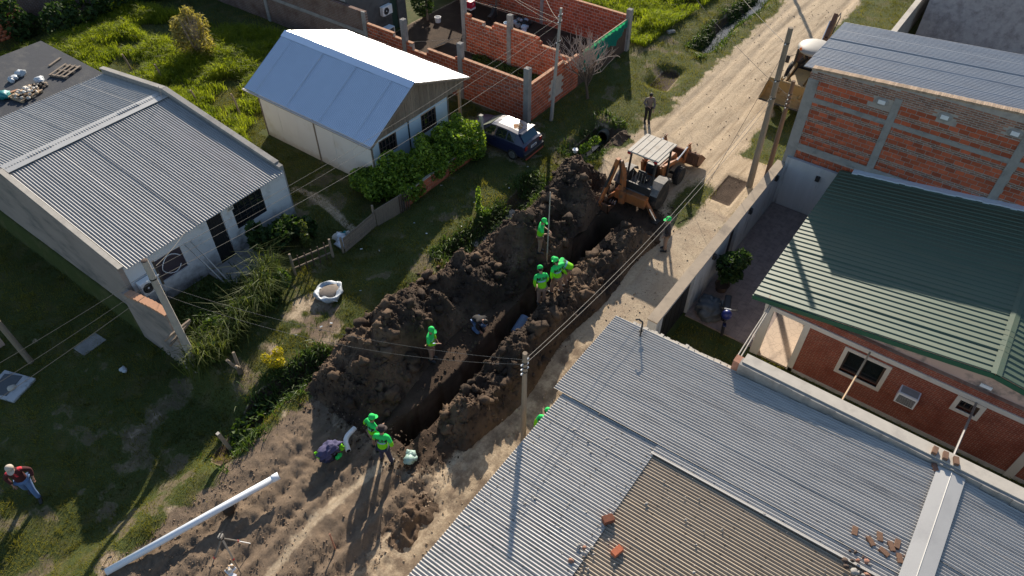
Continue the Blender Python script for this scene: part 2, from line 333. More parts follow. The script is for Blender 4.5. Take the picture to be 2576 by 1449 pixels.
# surface kinds: r grass, g dark fresh soil, b churned mud, rest sand; second map: concrete
roadL = np.where(GS < 24, 14.3 + .5 * nz * 2, 13.3 + 1.2 * nz)
roadR = np.where(GS < 30, 6.6, 8.4 + .8 * sstep(30, 45, GS)) + .5 * nz
on_road = sstep(-.35, .35, roadL - GT + .5 * nz2) * sstep(-.35, .35, GT - roadR + .4 * nz2)
grass = 1 - on_road
grass = grass * (1 - .8 * sstep(.1, .3, .6 * nz + .4 * nz2 + .38 * np.exp(-((GS - 10.3) / 2.1) ** 2 - ((GT - 16.6) / 1.3) ** 2) - .1))          # bare patch by the sand bag
bare = ((GS > 26.3) & (GS < 36.2) & (GT > 18.5) & (GT < 31.3)) * 1. + np.exp(-((GS - 24.2) / 1.3) ** 4 - ((GT - 19) / 2.6) ** 4) * .8
thin = sstep(.02, .22, nz + .3 * nz2) * (GT < 24) * (GT > 13)
grass = np.maximum(grass, .8 * sstep(7.9, 8.3, GT + .3 * nz2) * (1 - sstep(9.0, 9.6, GT + nz)) * sstep(22.8, 23.6, GS) * (1 - sstep(26.5, 27.5, GS)))
path = np.exp(-((GS - 15.15 - .25 * np.sin(GT * .9) - .25 * (GT - 22) * .1) / .22) ** 2) * sstep(18.5, 19.3, GT) * (1 - sstep(23.6, 24.4, GT)); grass = grass * (1 - .85 * path)
near = np.exp(-((GT - 11.2) / 3.0) ** 4)
soil = near * sstep(6.8, 8.6, GS + 1.2 * nz) * (1 - sstep(23.2, 24.8, GS + 1.5 * nz)) * sstep(8.2, 8.9, GT + .8 * nz + .6 * nz2)
soil = np.maximum(soil, sstep(.15, .5, trench_m(GS, GT)))
dd = ditch_d(GS) * np.exp(-(np.abs(GT - ditch_c(GS)) / .6) ** 3); soil = np.maximum(soil, sstep(.12, .32, dd) * .95)
mud = sstep(8.0, 9.0, GT + .7 * nz) * (1 - sstep(14.0, 15.2, GT + nz)) * (1 - sstep(7.5, 9.5, GS))
mud = mud * (1 - .8 * np.exp(-((GT - 10.6 + .15 * np.sin(GS)) / .22) ** 2)) * (.75 + .6 * sstep(-.2, .05, nz2)); mud = np.maximum(mud, (.5 + .9 * nz2) * sstep(6.9, 7.3, GT) * (1 - sstep(8.6, 9.2, GT)) * (1 - sstep(15, 17, GS)))
mud = np.maximum(mud, .9 * np.exp(-((GS - 10.3) / 1.9) ** 2 - ((GT - 16.6) / 1.1) ** 2)); mud = np.maximum(mud, bare); mud = np.maximum(mud, .75 * thin * grass); grass = grass * (1 - .9 * bare) * (1 - .55 * thin)
pit = sstep(26.1, 26.2, GS) * (1 - sstep(28.2, 28.3, GS)) * sstep(7.1, 7.2, GT) * (1 - sstep(8.1, 8.2, GT)); soil = np.maximum(soil, pit)
soil = np.maximum(soil, .75 * ((GS > 26.3) & (GS < 36.2) & (GT > 18.5) & (GT < 31.3)))
grass = grass * (1 - soil) ; mud = np.clip(mud, 0, 1) * (1 - soil)
conc = (GT > 6.25) * (GT < 8.25 + .3 * nz) * (GS > 15.7) * (GS < 25.3) * 1.
mask = np.stack([np.clip(grass, 0, 1), np.clip(soil, 0, 1), mud, conc], -1)
def ground_mat():
    m, n, l, b = nt('ground_surface'); P = pos(n, l)
    a = n.new('ShaderNodeAttribute'); a.attribute_name = 'mask'; sp = n.new('ShaderNodeSeparateColor'); l.new(a.outputs['Color'], sp.inputs[0])
    n1 = noise(n, l, P, 1.2, 6); n2 = noise(n, l, P, 9, 6, .7); n3 = noise(n, l, P, 38, 4, .7); n4 = noise(n, l, P, .35, 4)
    sand = mixc(n, l, n1, (.40, .31, .21), (.58, .465, .325)); sand = mixc(n, l, ramp(n, l, n2, .45, .7), sand, (.36, .27, .18)); sand = mixc(n, l, ramp(n, l, n3, .62, .7), sand, (.28, .21, .145))
    n5 = noise(n, l, pos(n, l, (.22, 2.4, 1)), 1.6, 5, .6); sand = mixc(n, l, ramp(n, l, n5, .5, .68), sand, (.33, .25, .165))
    conc_c = mixc(n, l, ramp(n, l, n1, .35, .65), (.44, .36, .26), (.36, .28, .20)); conc_c = mixc(n, l, ramp(n, l, n2, .52, .68), conc_c, (.25, .19, .14))
    sand = mixc(n, l, a.outputs['Alpha'], sand, conc_c)
    gr = mixc(n, l, n2, (.035, .05, .014), (.085, .10, .028)); gr = mixc(n, l, ramp(n, l, n1, .5, .75), gr, (.12, .105, .045))
    so = mixc(n, l, n2, (.03, .021, .015), (.085, .055, .037)); so = mixc(n, l, ramp(n, l, n1, .5, .75), so, (.10, .067, .046))
    mu = mixc(n, l, n2, (.07, .05, .035), (.27, .20, .14)); mu = mixc(n, l, ramp(n, l, n1, .5, .8), mu, (.26, .188, .127))
    def sharpen(x, k=.18):
        ad = n.new('ShaderNodeMath'); ad.operation = 'MULTIPLY_ADD'; l.new(n2, ad.inputs[0]); ad.inputs[1].default_value = .6; l.new(x, ad.inputs[2]); return ramp(n, l, ad.outputs[0], .8 - k, .8 + k)
    c = mixc(n, l, sharpen(sp.outputs[2]), sand, mu); c = mixc(n, l, sharpen(sp.outputs[0]), c, gr); c = mixc(n, l, sharpen(sp.outputs[1]), c, so)
    l.new(c, b.inputs['Base Color']); b.inputs['Roughness'].default_value = .95; b.inputs['Specular IOR Level'].default_value = .2
    ad = n.new('ShaderNodeMath'); ad.operation = 'ADD'; l.new(n2, ad.inputs[0]); l.new(n3, ad.inputs[1]); bump(n, l, ad.outputs[0], .55, .035, b)
    return m
def soil_mat():
    m, n, l, b = nt('dug_soil'); P = pos(n, l); n1 = noise(n, l, P, .55, 4); n2 = noise(n, l, P, 6, 6, .7); n3 = noise(n, l, P, 30, 4, .7)
    c = mixc(n, l, n2, (.028, .02, .015), (.082, .056, .039)); c = mixc(n, l, ramp(n, l, n1, .44, .6), c, mixc(n, l, n2, (.07, .046, .03), (.20, .135, .088)))
    l.new(c, b.inputs['Base Color']); b.inputs['Roughness'].default_value = .95; b.inputs['Specular IOR Level'].default_value = .25
    ad = n.new('ShaderNodeMath'); ad.operation = 'ADD'; l.new(n2, ad.inputs[0]); l.new(n3, ad.inputs[1]); bump(n, l, ad.outputs[0], .8, .04, b); return m
MAT['ground'] = ground_mat(); MAT['soil'] = soil_mat()
def grid_mesh(name, X, Y, Z, mat, attrs=None, keep=None):
    a, b = X.shape; V = np.stack([X, Y, Z], -1).reshape(-1, 3); i = np.arange(a * b).reshape(a, b)
    F = np.stack([i[:-1, :-1], i[1:, :-1], i[1:, 1:], i[:-1, 1:]], -1).reshape(-1, 4)
    if keep is not None:
        k = keep.reshape(-1)[F].any(1); F = F[k]; used = np.unique(F); mp = -np.ones(a * b, int); mp[used] = np.arange(len(used)); V = V[used]; F = mp[F]
    return big_mesh(name, V, F, mat, attrs, True)
tag(grid_mesh('ground', GS, GT, GZ, MAT['ground'], {'mask': ('POINT', 'FLOAT_COLOR', mask)}), 'sandy street, trench and grassy plots', kind='structure')
# standing water in the roadside ditch
m, n, l, b = nt('ditch_water'); b.inputs['Base Color'].default_value = (.03, .035, .03, 1); b.inputs['Roughness'].default_value = .05; bump(n, l, noise(n, l, pos(n, l), 9, 3), .25, .02, b)
wb = MB(); ss = np.linspace(39, 60, 40)
for i in range(39):
    c0, c1 = float(ditch_c(ss[i])), float(ditch_c(ss[i + 1])); wb.add([(ss[i], c0 - .42, -.62), (ss[i], c0 + .42, -.62), (ss[i + 1], c1 + .42, -.62), (ss[i + 1], c1 - .42, -.62)], [(3, 2, 1, 0)])
tag(wb.build('ditch_water', m), 'shallow water standing in the roadside ditch', kind='structure')
tag(MB().mm((25.6, 14.9, -.80), (28.4, 15.6, -.78)).build('ditch_puddle', m), 'dark water below the culvert', kind='structure'); tag(MB().mm((17.5, 14.7, -.42), (20.5, 15.2, -.41)).build('ditch_puddle', m), 'dark water in the ditch beside the heap', kind='structure')

# ---------------------------------------------------------------- spoil heaps and clods
def billow(x, y, f, seed): return 1 - np.abs(2 * vnoise(x * f, y * f, seed) - 1)
def heap_h(s, t, c, w, h, s0, s1, seed):
    d = np.abs((t - c) / w); e = np.clip(1 - d * d, 0, 1) ** .9 * sstep(s0, s0 + 1.0, s) * (1 - sstep(s1 - 1.0, s1, s))
    z = h * e * np.clip(.92 + 2.6 * (fbm(s, t, .6, 3, seed) - .5), .22, 1.5) + e ** .4 * (.26 * (billow(s, t, 1.6, seed + 4) - .5) + .17 * (billow(s, t, 3.9, seed + 5) - .5) + .10 * (fbm(s, t, 9, 3, seed + 6) - .5) + .07 * (billow(s, t, 8.5, seed + 8) - .5) + .05 * (vnoise(s * 19, t * 19, seed + 9) - .5))
    return np.where(e > .001, z, -.3)
HEAPS = [
 (lambda s: 13.3 + .35 * np.sin((s - 8) * .45) - .3 * sstep(14.5, 20, s), lambda s: 1.62 + .22 * np.sin(s * .8), 1.2, 7.6, 24.6, 501, 11.4, 16.0, 'dark crumbly spoil heap thrown up along the grassy side of the trench'),
 (lambda s: 9.45 - .1 * np.sin((s - 8) * .5), lambda s: .95 + .15 * np.sin(s * 1.1 + 1), .80, 8.9, 22.3, 601, 8.0, 10.7, 'dark spoil bank thrown up along the sidewalk side of the trench'),
 (lambda s: 8.45 + 0 * s, lambda s: .55 + 0 * s, .22, 5.3, 7.3, 701, 7.7, 9.2, 'small low clump of loose soil beside the wheel ruts'),
 (lambda s: 14.2 + 0 * s, lambda s: .7 + 0 * s, .22, 27.0, 28.9, 801, 13.3, 15.1, 'small patch of dug soil beside the ditch mouth'),
]
def heap_z(s, t):
    s = np.asarray(s, float); t = np.asarray(t, float); z = np.full(s.shape, -9.)
    for c, w, h, s0, s1, sd, _, _, _ in HEAPS: z = np.maximum(z, heap_h(s, t, c(s), w(s), h, s0, s1, sd))
    return z
for c, w, h, s0, s1, sd, ta, tb, lab in HEAPS:
    X, Y = np.meshgrid(np.arange(s0 - .1, s1 + .1, .045), np.arange(ta, tb, .045), indexing='ij')
    e = np.clip(1 - np.abs((Y - c(X)) / w(X)) ** 2, 0, 1) * sstep(s0, s0 + 1, X) * (1 - sstep(s1 - 1, s1, X))
    Z = heap_h(X, Y, c(X), w(X), h, s0, s1, sd) + base_z(X, Y) - .03
    Z = np.where(trench_m(X, Y) > .3, np.minimum(Z, -.8), Z)
    tag(grid_mesh('spoil_heap', X, Y, Z, MAT['soil'], keep=(e > .02) & (trench_m(X, Y) < .35)), lab, 'soil heap', kind='stuff')
def surf(s, t):
    s = np.asarray(s, float); t = np.asarray(t, float); return np.maximum(base_z(s, t), heap_z(s, t) + base_z(s, t) - .03)
def sz(s, t): return float(surf(np.array([s]), np.array([t]))[0])
ico = bmesh.new(); bmesh.ops.create_icosphere(ico, subdivisions=2, radius=1); IV = np.array([v.co[:] for v in ico.verts]); IF = np.array([[v.index for v in f.verts] for f in ico.faces]); ico.free()
ico = bmesh.new(); bmesh.ops.create_icosphere(ico, subdivisions=1, radius=1); IV1 = np.array([v.co[:] for v in ico.verts]); IF1 = np.array([[v.index for v in f.verts] for f in ico.faces]); ico.free()
def clods(name, P, rad, mat, label, fine=False, cat='soil'):
    V0, F0 = (IV, IF) if fine else (IV1, IF1); n = len(P); k = len(V0)
    var = np.stack([V0 * (1 + 1.0 * (RNG.random((k, 1)) - .5)) * (.65 + .7 * RNG.random(3)) for _ in range(24)])
    sh = var[RNG.integers(0, 24, n)]; a = RNG.random(n) * 6.283; c_, s_ = np.cos(a)[:, None], np.sin(a)[:, None]
    x = sh[..., 0] * c_ - sh[..., 1] * s_; y = sh[..., 0] * s_ + sh[..., 1] * c_
    V = np.stack([x, y, sh[..., 2] * .85], -1) * rad[:, None, None] + P[:, None, :]
    F = (F0[None] + (np.arange(n) * k)[:, None, None]).reshape(-1, 3)
    return tag(big_mesh(name, V.reshape(-1, 3), F, mat), label, cat, kind='stuff')
def scatter(n, box, dens):
    s = RNG.uniform(box[0], box[1], n); t = RNG.uniform(box[2], box[3], n); k = RNG.random(n) < dens(s, t); return s[k], t[k]
s, t = scatter(34000, (7, 24.8, 8.2, 15.9), lambda s, t: np.where(heap_z(s, t) > .02, .75, .13) * (trench_m(s, t) < .05) * sstep(8.3, 9, t) * (1 - sstep(15.2, 15.8, t)))
r = .014 + .05 * RNG.random(len(s)) ** 4; clods('loose_clods', np.stack([s, t, surf(s, t) + r * .3], -1), r, MAT['soil'], 'loose crumbs of soil over both spoil heaps')
s, t = scatter(560, (7.6, 24.4, 8.3, 15.6), lambda s, t: np.where(heap_z(s, t) > .1, 1., .06) * (trench_m(s, t) < .05))
r = .06 + .2 * RNG.random(len(s)) ** 3; clods('soil_lumps', np.stack([s, t, surf(s, t) + r * .25], -1), r, MAT['soil'], 'fist to head sized lumps of soil on both heaps', True)
s, t = scatter(9000, (-3, 8.5, 8.3, 14.4), lambda s, t: .25 + .75 * (fbm(s, t, .8, 3, 61) > .5) - .6 * np.exp(-((t - 10.6) / .3) ** 2))
r = .009 + .026 * RNG.random(len(s)) ** 4; clods('mud_crumbs', np.stack([s, t, surf(s, t) + r * .3], -1), r, M('mud_crumb', (.20, .14, .095), .95, 0, .35, 5, .3, 40), 'crumbs of mud along the wheel ruts')
s, t = scatter(1900, (24, 50, 7.2, 13.6), lambda s, t: .35 + .65 * (fbm(s, t, .9, 3, 62) > .58)); s2_, t2_ = scatter(700, (3, 25, 6.9, 8.4), lambda s, t: .7 + 0 * s)
s = np.r_[s, s2_]; t = np.r_[t, t2_]; r = .009 + .03 * RNG.random(len(s)) ** 4
clods('road_pebbles', np.stack([s, t, surf(s, t) + r * .3], -1), r, M('road_stone', (.34, .26, .18), .95, 0, .4, 5, .3, 40), 'small stones and crumbs scattered over the sandy road', cat='gravel')

# ---------------------------------------------------------------- grass
def blades(name, s, t, z, h, wd, lean, mat, label, tint, cat='grass', seg=1, droop=.5, kind='stuff', parent=None):
    n = len(s); a = RNG.random(n) * 6.283; L = lean * h * (.3 + RNG.random(n)); b = RNG.random(n) * 6.283
    dx, dy = np.cos(a) * wd / 2, np.sin(a) * wd / 2; lx, ly = np.cos(b) * L, np.sin(b) * L
    base = np.stack([s, t, z], -1); off = np.stack([dx, dy, 0 * s], -1)
    if seg == 1:
        V = np.stack([base - off, base + off, base + np.stack([lx, ly, h], -1)], 1).reshape(-1, 3); F = np.arange(3 * n).reshape(n, 3); per = 3
    else:
        mid = base + np.stack([lx * .3, ly * .3, h * .72], -1); tip = base + np.stack([lx, ly, h * (1 - droop * lean * .35)], -1)
        V = np.stack([base - off, base + off, mid - off * .8, mid + off * .8, tip], 1).reshape(-1, 3); o = (np.arange(n) * 5)[:, None]
        F = np.concatenate([o + [0, 1, 3], o + [0, 3, 2], o + [2, 3, 4]], 0); per = 5
    ob = big_mesh(name, V, F, mat, {'tint': ('POINT', 'FLOAT', np.repeat(tint, per))}, parent=parent)
    return tag(ob, label, cat, kind=kind) if kind else ob
HOUSE = [(6.2, 14.4, 22.2, 36), (17.4, 23.8, 20.3, 29), (26.2, 36.6, 18.2, 42), (-20, 32.8, -20, 6.4), (32, 60, -20, 6)]
def grass_w(s, t):
    nz = fbm(s, t, .9, 4, 101) - .5; nz2 = fbm(s, t, 3.1, 4, 202) - .5
    L = np.where(s < 24, 14.3 + nz, 13.3 + 1.2 * nz); Rr = np.where(s < 30, 6.6, 8.4 + .8 * sstep(30, 45, s)) + .5 * nz
    g = 1 - sstep(-.35, .35, L - t + .5 * nz2) * sstep(-.35, .35, t - Rr + .4 * nz2)
    g = g * (1 - .95 * sstep(.1, .3, .6 * nz + .4 * nz2 + .38 * np.exp(-((s - 10.3) / 2.1) ** 2 - ((t - 16.6) / 1.3) ** 2) - .1))
    g = g * (1 - .6 * sstep(.02, .22, nz + .3 * nz2) * (t < 24)) * (1 - .9 * np.exp(-((s - 24.2) / 1.3) ** 4 - ((t - 19) / 2.6) ** 4))
    g = np.maximum(g, .8 * sstep(7.9, 8.3, t + .3 * nz2) * (1 - sstep(9.0, 9.6, t + nz)) * sstep(22.8, 23.6, s) * (1 - sstep(26.5, 27.5, s)))
    for a, b, c, d in HOUSE: g = g * ~((s > a) & (s < b) & (t > c) & (t < d))
    g = g * (heap_z(s, t) < 0) * ~((s > -14) & (s < 10.5) & (t > 37.3) & (t < 48))
    x, y = s * CA - t * SA, s * SA + t * CA          # keep to what the photograph can see
    dep = (y + HCAM) * S2; g = g * (np.abs(x / dep) < .76) * (((HCAM - y) * S2 / dep) > -.45) * (((HCAM - y) * S2 / dep) < .45)
    return g
P = [scatter(420000, (-6, 26, 13, 36), lambda s, t: grass_w(s, t)), scatter(230000, (24, 58, 6, 24), lambda s, t: grass_w(s, t)), scatter(160000, (8, 30, 28, 56), lambda s, t: grass_w(s, t))]
s = np.concatenate([p[0] for p in P]); t = np.concatenate([p[1] for p in P]); cl = fbm(s, t, 1.6, 3, 71)
h = (.045 + .10 * cl ** 2 * RNG.uniform(.5, 1.5, len(s)) + .16 * sstep(.62, .8, fbm(s, t, 2.6, 2, 75)) * RNG.random(len(s))); blades('short_grass', s, t, base_z(s, t) - .01, h, .016 + .012 * RNG.random(len(s)), .8, MAT['grass'], 'short rough grass over the plots and verges', np.clip(.2 + .9 * (fbm(s, t, .7, 3, 72) - .3) + .3 * (RNG.random(len(s)) - .5), 0, 1))
def mound(s, t): return .55 * sstep(.38, .72, fbm(s, t, .42, 3, 81))
def tallw(s, t):
    w = sstep(.36, .56, fbm(s, t, .42, 3, 81)) * inpoly(s, t, [(14.9, 25), (17.0, 29.6), (24.8, 30.4), (26, 32), (22, 48), (11, 47), (10.6, 37.6), (14.6, 36.6)])
    w2 = inpoly(s, t, [(37.2, 17.6), (60, 16.6), (60, 34), (36.9, 32)]) * sstep(.3, .5, fbm(s, t, .5, 3, 83)); return np.clip(w + w2, 0, 1) * (grass_w(s, t) > .2)
s1, t1 = scatter(170000, (10, 26, 25, 48), tallw); s2_, t2_ = scatter(120000, (36.5, 58, 16.5, 33), tallw); s = np.r_[s1, s2_]; t = np.r_[t1, t2_]
mm_ = mound(s, t); tus = fbm(s, t, 2.1, 2, 85)
blades('tall_grass', s, t, base_z(s, t) + mm_ * .25, (.22 + .35 * tus + .45 * mm_) * RNG.uniform(.6, 1.25, len(s)), .02 + .02 * RNG.random(len(s)), .75, MAT['tallgrass'], 'waist high lush grass on the empty plots', np.clip(.15 + .7 * tus + .4 * (RNG.random(len(s)) - .5), 0, 1), seg=2)
# weeds lining the ditches
def ditchw(s, t):
    d = np.abs(t - ditch_c(s)); k = np.exp(-((d - .55) / .28) ** 2) + .35 * np.exp(-(d / .45) ** 2); a = (s > 4) & (s < 9.6) | (s > 15.5) & (s < 23) | (s > 25) & (s < 29.6) | (s > 38)
    return k * a * (heap_z(s, t) < .02) * sstep(.3, .55, fbm(s, t, .9, 2, 88))
s, t = scatter(60000, (3.5, 50, 13.6, 16.6), ditchw)
blades('ditch_weeds', s, t, ground_z(s, t), .12 + .3 * RNG.random(len(s)) ** 2, .03 + .02 * RNG.random(len(s)), 1.0, MAT['weed'], 'weeds and coarse grass growing along the ditch banks', RNG.random(len(s)), seg=2)

s, t = scatter(26000, (15.55, 18.58, -8, 5.6), lambda s, t: .35 + .65 * (fbm(s, t, 1.2, 2, 91) > .42))
blades('side_yard_grass', s, t, base_z(s, t) - .01, .05 + .12 * RNG.random(len(s)) ** 2, .02 + .012 * RNG.random(len(s)), .8, MAT['grass'], 'rough grass in the narrow side yard between the two houses', np.clip(.2 + .6 * RNG.random(len(s)), 0, 1))
# ---------------------------------------------------------------- building helpers
BOXF = np.array([(0, 1, 3, 2), (4, 6, 7, 5), (0, 4, 5, 1), (2, 3, 7, 6), (0, 2, 6, 4), (1, 5, 7, 3)])
BOXV = np.array([(a, b, c) for a in (-.5, .5) for b in (-.5, .5) for c in (-.5, .5)])
UNIT = {}
def unit_box(mat):
    if mat.name not in UNIT:
        o = MB().box((0, 0, 0), (1, 1, 1)).build('brick', mat, bevel=.0); COL.objects.unlink(o); UNIT[mat.name] = o
    return UNIT[mat.name]
def lay(parent, items, mat, name='brick', maxn=300):
    "items: (centre, size) boxes; nearest 300 become parts, the rest one joined part"
    off = wloc(parent); items = sorted(items, key=lambda i: (Vector(i[0]) - Vector((0, 0, HCAM))).length)
    u = unit_box(mat)
    for c, d in items[:maxn]:
        o = u.copy(); o.name = name; COL.objects.link(o); o.parent = parent; o.location = Vector(c) - off; o.scale = d
    rest = items[maxn:]
    if rest:
        C = np.array([i[0] for i in rest]) - np.array(off); D = np.array([i[1] for i in rest])
        V = (BOXV[None] * D[:, None] + C[:, None]).reshape(-1, 3); F = (BOXF[None] + (np.arange(len(rest)) * 8)[:, None, None]).reshape(-1, 4)
        o = big_mesh(name + 's_far', V, F, mat, {'tint': ('FACE', 'FLOAT', np.repeat(RNG.random(len(rest)), 6))}, parent=parent); o['kind'] = 'stuff'
def courses(plane, c, out, u0, u1, z0, top, bl, bh, gap, skip=(), proud=.012, dep=.06, jit=.006, stag=True, rows=None, ph=0.):
    "brick boxes on the face of a wall; plane 'S': x = c, u = y; plane 'T': y = c, u = x"
    res = []; z = z0; k = 0
    while True:
        h = bh if rows is None else rows(k)
        if z + h > max(top(u0), top(u1), top((u0 + u1) / 2)) + .02: break
        l = bl; u = u0 - (bl / 2 if (k % 2 and stag) else 0) - ph * bl
        while u < u1 - .02:
            a, b = max(u, u0), min(u + l, u1)
            if b - a > .05 and z + h <= top((a + b) / 2) + .02 and not any(a < q[1] and b > q[0] and z < q[3] and z + h > q[2] for q in skip):
                p = c + out * (proud - dep / 2 + random.uniform(-jit, jit)); m_ = (a + b) / 2; zz = z + h / 2
                res.append(((p, m_, zz), (dep, b - a - gap, h - gap)) if plane == 'S' else ((m_, p, zz), (b - a - gap, dep, h - gap)))
            u += l
        z += h; k += 1
    return res
def wall_cells(mb, plane, c0, c1, u0, u1, z0, z1, holes=()):
    us = sorted({u0, u1, *[q for h in holes for q in h[:2]]}); zs = sorted({z0, z1, *[q for h in holes for q in h[2:]]})
    for a, b in zip(us, us[1:]):
        for e, f in zip(zs, zs[1:]):
            if any(a >= h[0] - 1e-6 and b <= h[1] + 1e-6 and e >= h[2] - 1e-6 and f <= h[3] + 1e-6 for h in holes): continue
            if plane == 'S': mb.mm((c0, a, e), (c1, b, f))
            else: mb.mm((a, c0, e), (b, c1, f))
    return mb
def sheets(parent, O, U, ulen, V, mat, pitch=.076, amp=.011, sw=1.0, name='roof_sheet', shape='sin', jit=.006, seg=3):
    O, U, V = Vector(O) - wloc(parent), Vector(U).normalized(), Vector(V); N = U.cross(V).normalized()
    if N.z < 0: N = -N
    k = 0; u = 0.
    while u < ulen - .02:
        a, b = u, min(u + sw + .04, ulen); n = max(2, int((b - a) / pitch * (8 if shape == 'sin' else 22))); us = np.linspace(a, b, n + 1)
        if shape == 'sin': h = amp * np.cos(2 * math.pi * us / pitch)
        else:
            f = (us / pitch) % 1; h = amp * np.minimum(sstep(0, .07, f), 1 - sstep(.14, .21, f))
        dz = random.uniform(0, jit) + (k % 2) * .012; tilt = random.uniform(-jit, jit); rows = []; ex = random.uniform(-.03, .03)
        for j in range(seg + 1):
            f = j / seg; sag = random.uniform(-jit, jit) if 0 < j < seg else 0
            rows.append([O + U * x + V * f * (1 + (ex / V.length if f == 1 else 0)) + N * (hh + dz + tilt * f + sag * math.sin(math.pi * (x - a) / (b - a))) for x, hh in zip(us, h)])
        W = n + 1; ff = [(j * W + i, j * W + i + 1, (j + 1) * W + i + 1, (j + 1) * W + i) for j in range(seg) for i in range(n)]
        mb = MB(); mb.add([p for r_ in rows for p in r_], ff); o = mb.build(name, mat, parent, smooth=True); k += 1; u += sw
def brick_tex(name, plane, bw, bh, c1, c2, mortar, msz=.012, rough=.9, stain=None):
    m, n, l, b = nt(name); g = n.new('ShaderNodeNewGeometry'); sx = n.new('ShaderNodeSeparateXYZ'); l.new(g.outputs['Position'], sx.inputs[0]); cb = n.new('ShaderNodeCombineXYZ')
    l.new(sx.outputs['Y' if plane == 'S' else 'X'], cb.inputs[0]); l.new(sx.outputs['Z'], cb.inputs[1]); bt = n.new('ShaderNodeTexBrick'); l.new(cb.outputs[0], bt.inputs['Vector'])
    bt.inputs['Scale'].default_value = 1; bt.inputs['Mortar Size'].default_value = msz; bt.inputs['Brick Width'].default_value = bw; bt.inputs['Row Height'].default_value = bh; bt.inputs['Mortar Smooth'].default_value = .3; bt.inputs['Bias'].default_value = 0
    bt.inputs['Color1'].default_value = (*c1, 1); bt.inputs['Color2'].default_value = (*c2, 1); bt.inputs['Mortar'].default_value = (*mortar, 1)
    nn = noise(n, l, g.outputs['Position'], 1.4, 5); c = mixc(n, l, ramp(n, l, nn, .45, .75), bt.outputs['Color'], stain or [x * .6 for x in c1]); nf = noise(n, l, g.outputs['Position'], 14, 4); c = mixc(n, l, nf, mixc(n, l, .5, c, (0, 0, 0)), c)
    l.new(c, b.inputs['Base Color']); b.inputs['Roughness'].default_value = rough; iv = n.new('ShaderNodeMath'); iv.operation = 'SUBTRACT'; iv.inputs[0].default_value = 1; l.new(bt.outputs['Fac'], iv.inputs[1]); bump(n, l, iv.outputs[0], .8, .012, b); return m
def text_obj(txt, size, mat, parent, M4, name='lettering', bold=.02):
    cu = bpy.data.curves.new(name, 'FONT'); cu.body = txt; cu.size = size; cu.align_x = 'CENTER'; cu.align_y = 'CENTER'; cu.offset = bold * size; cu.extrude = 0; cu.resolution_u = 2
    t = bpy.data.objects.new(name, cu); COL.objects.link(t); dg = bpy.context.evaluated_depsgraph_get(); me = bpy.data.meshes.new_from_object(t.evaluated_get(dg)); bpy.data.objects.remove(t)
    me.name = name; me.transform(M4); me.materials.clear(); me.materials.append(mat); o = bpy.data.objects.new(name, me); COL.objects.link(o); o.parent = parent; return o
def barred_window(parent, plane, c, out, u0, u1, z0, z1, frame, nb=4, fw=.05, bar=None, hbars=1):
    "recessed pane, frame and bars; returns the window part"
    def bx(mb, ua, ub, za, zb, d0, d1):
        d0, d1 = c + out * d0, c + out * d1
        return mb.mm((min(d0, d1), ua, za), (max(d0, d1), ub, zb)) if plane == 'S' else mb.mm((ua, min(d0, d1), za), (ub, max(d0, d1), zb))
    mb = MB(); bx(mb, u0, u1, z0, z0 + fw, -.06, .012); bx(mb, u0, u1, z1 - fw, z1, -.06, .012); bx(mb, u0, u0 + fw, z0 + fw, z1 - fw, -.06, .012); bx(mb, u1 - fw, u1, z0 + fw, z1 - fw, -.06, .012)
    w = mb.build('window', frame, parent, w=True)
    bx(MB(), u0 + fw, u1 - fw, z0 + fw, z1 - fw, -.055, -.045).build('pane', MAT['glass'], w, w=True) if False else None
    p = MB(); bx(p, u0 + fw, u1 - fw, z0 + fw, z1 - fw, -.055, -.045); p.build('pane', MAT['glass'], w, w=True)
    for i in range(1, nb):
        x = u0 + (u1 - u0) * i / nb; q = MB(); bx(q, x - .015, x + .015, z0 + fw, z1 - fw, -.03, .0); q.build('bar', bar or frame, w, w=True)
    for i in range(1, hbars + 1):
        z = z0 + (z1 - z0) * i / (hbars + 1); q = MB(); bx(q, u0 + fw, u1 - fw, z - .013, z + .013, -.028, .004); q.build('bar', bar or frame, w, w=True)
    return w

# ---------------------------------------------------------------- left house: grey corrugated gable roof, stained white front
A = thing('house', 'low house with grey corrugated gable roof and stained white front wall', 'house', (10.3, 29, 0))
mb = MB(); wall_cells(mb, 'T', 22.3, 22.45, 6.6, 14.0, -.3, 2.44, [(10.1, 10.8, -.3, 2.3), (11.27, 12.75, 1.1, 2.3), (7.62, 8.78, .9, 1.95)]); mb.build('front_wall', MAT['plaster'], A, w=True)
prof = lambda d: [(22.36, -.3), (22.36, 2.42 + d), (29.9, 3.44 + d), (35.4, 2.68 + d), (35.4, -.3)]
MB().prism(prof(.22), 13.9, 14.1, 'X').build('side_wall', MAT['concrete'], A, w=True)
side_m = M('rough_pinkish_render', (.33, .27, .235), .95, 0, .2, 2, .3, 30, (.15, .14, .13), 1.2, .5, .7, streak=(1, .4, 1))
MB().prism([(a, -1.4 if b < 0 else b) for a, b in prof(.06)], 6.42, 6.64, 'X').build('side_wall', side_m, A, w=True)
mb = MB()
for a, b, z0, z1 in ((22.62, 29.9, 2.68, 3.7), (29.9, 35.5, 3.7, 2.94)): mb.beam((14.0, a, z0 + .02), (14.0, b, z1 + .02), .26, .07)
mb.build('parapet_cap', MAT['concrete'], A, w=True, bevel=.01)
MB().beam((6.53, 22.3, 2.50), (6.53, 29.9, 3.53), .2, .03).build('parapet_cap', MAT['concrete_l'], A, w=True)
sheets(A, (6.66, 22.12, 2.45), (1, 0, 0), 7.22, (0, 7.78, 1.01), MAT['galv_a'], .115, .024, 1.0)
sheets(A, (6.66, 35.42, 2.70), (1, 0, 0), 7.22, (0, -5.5, .78), MAT['galv_a'], .115, .021, 1.0)
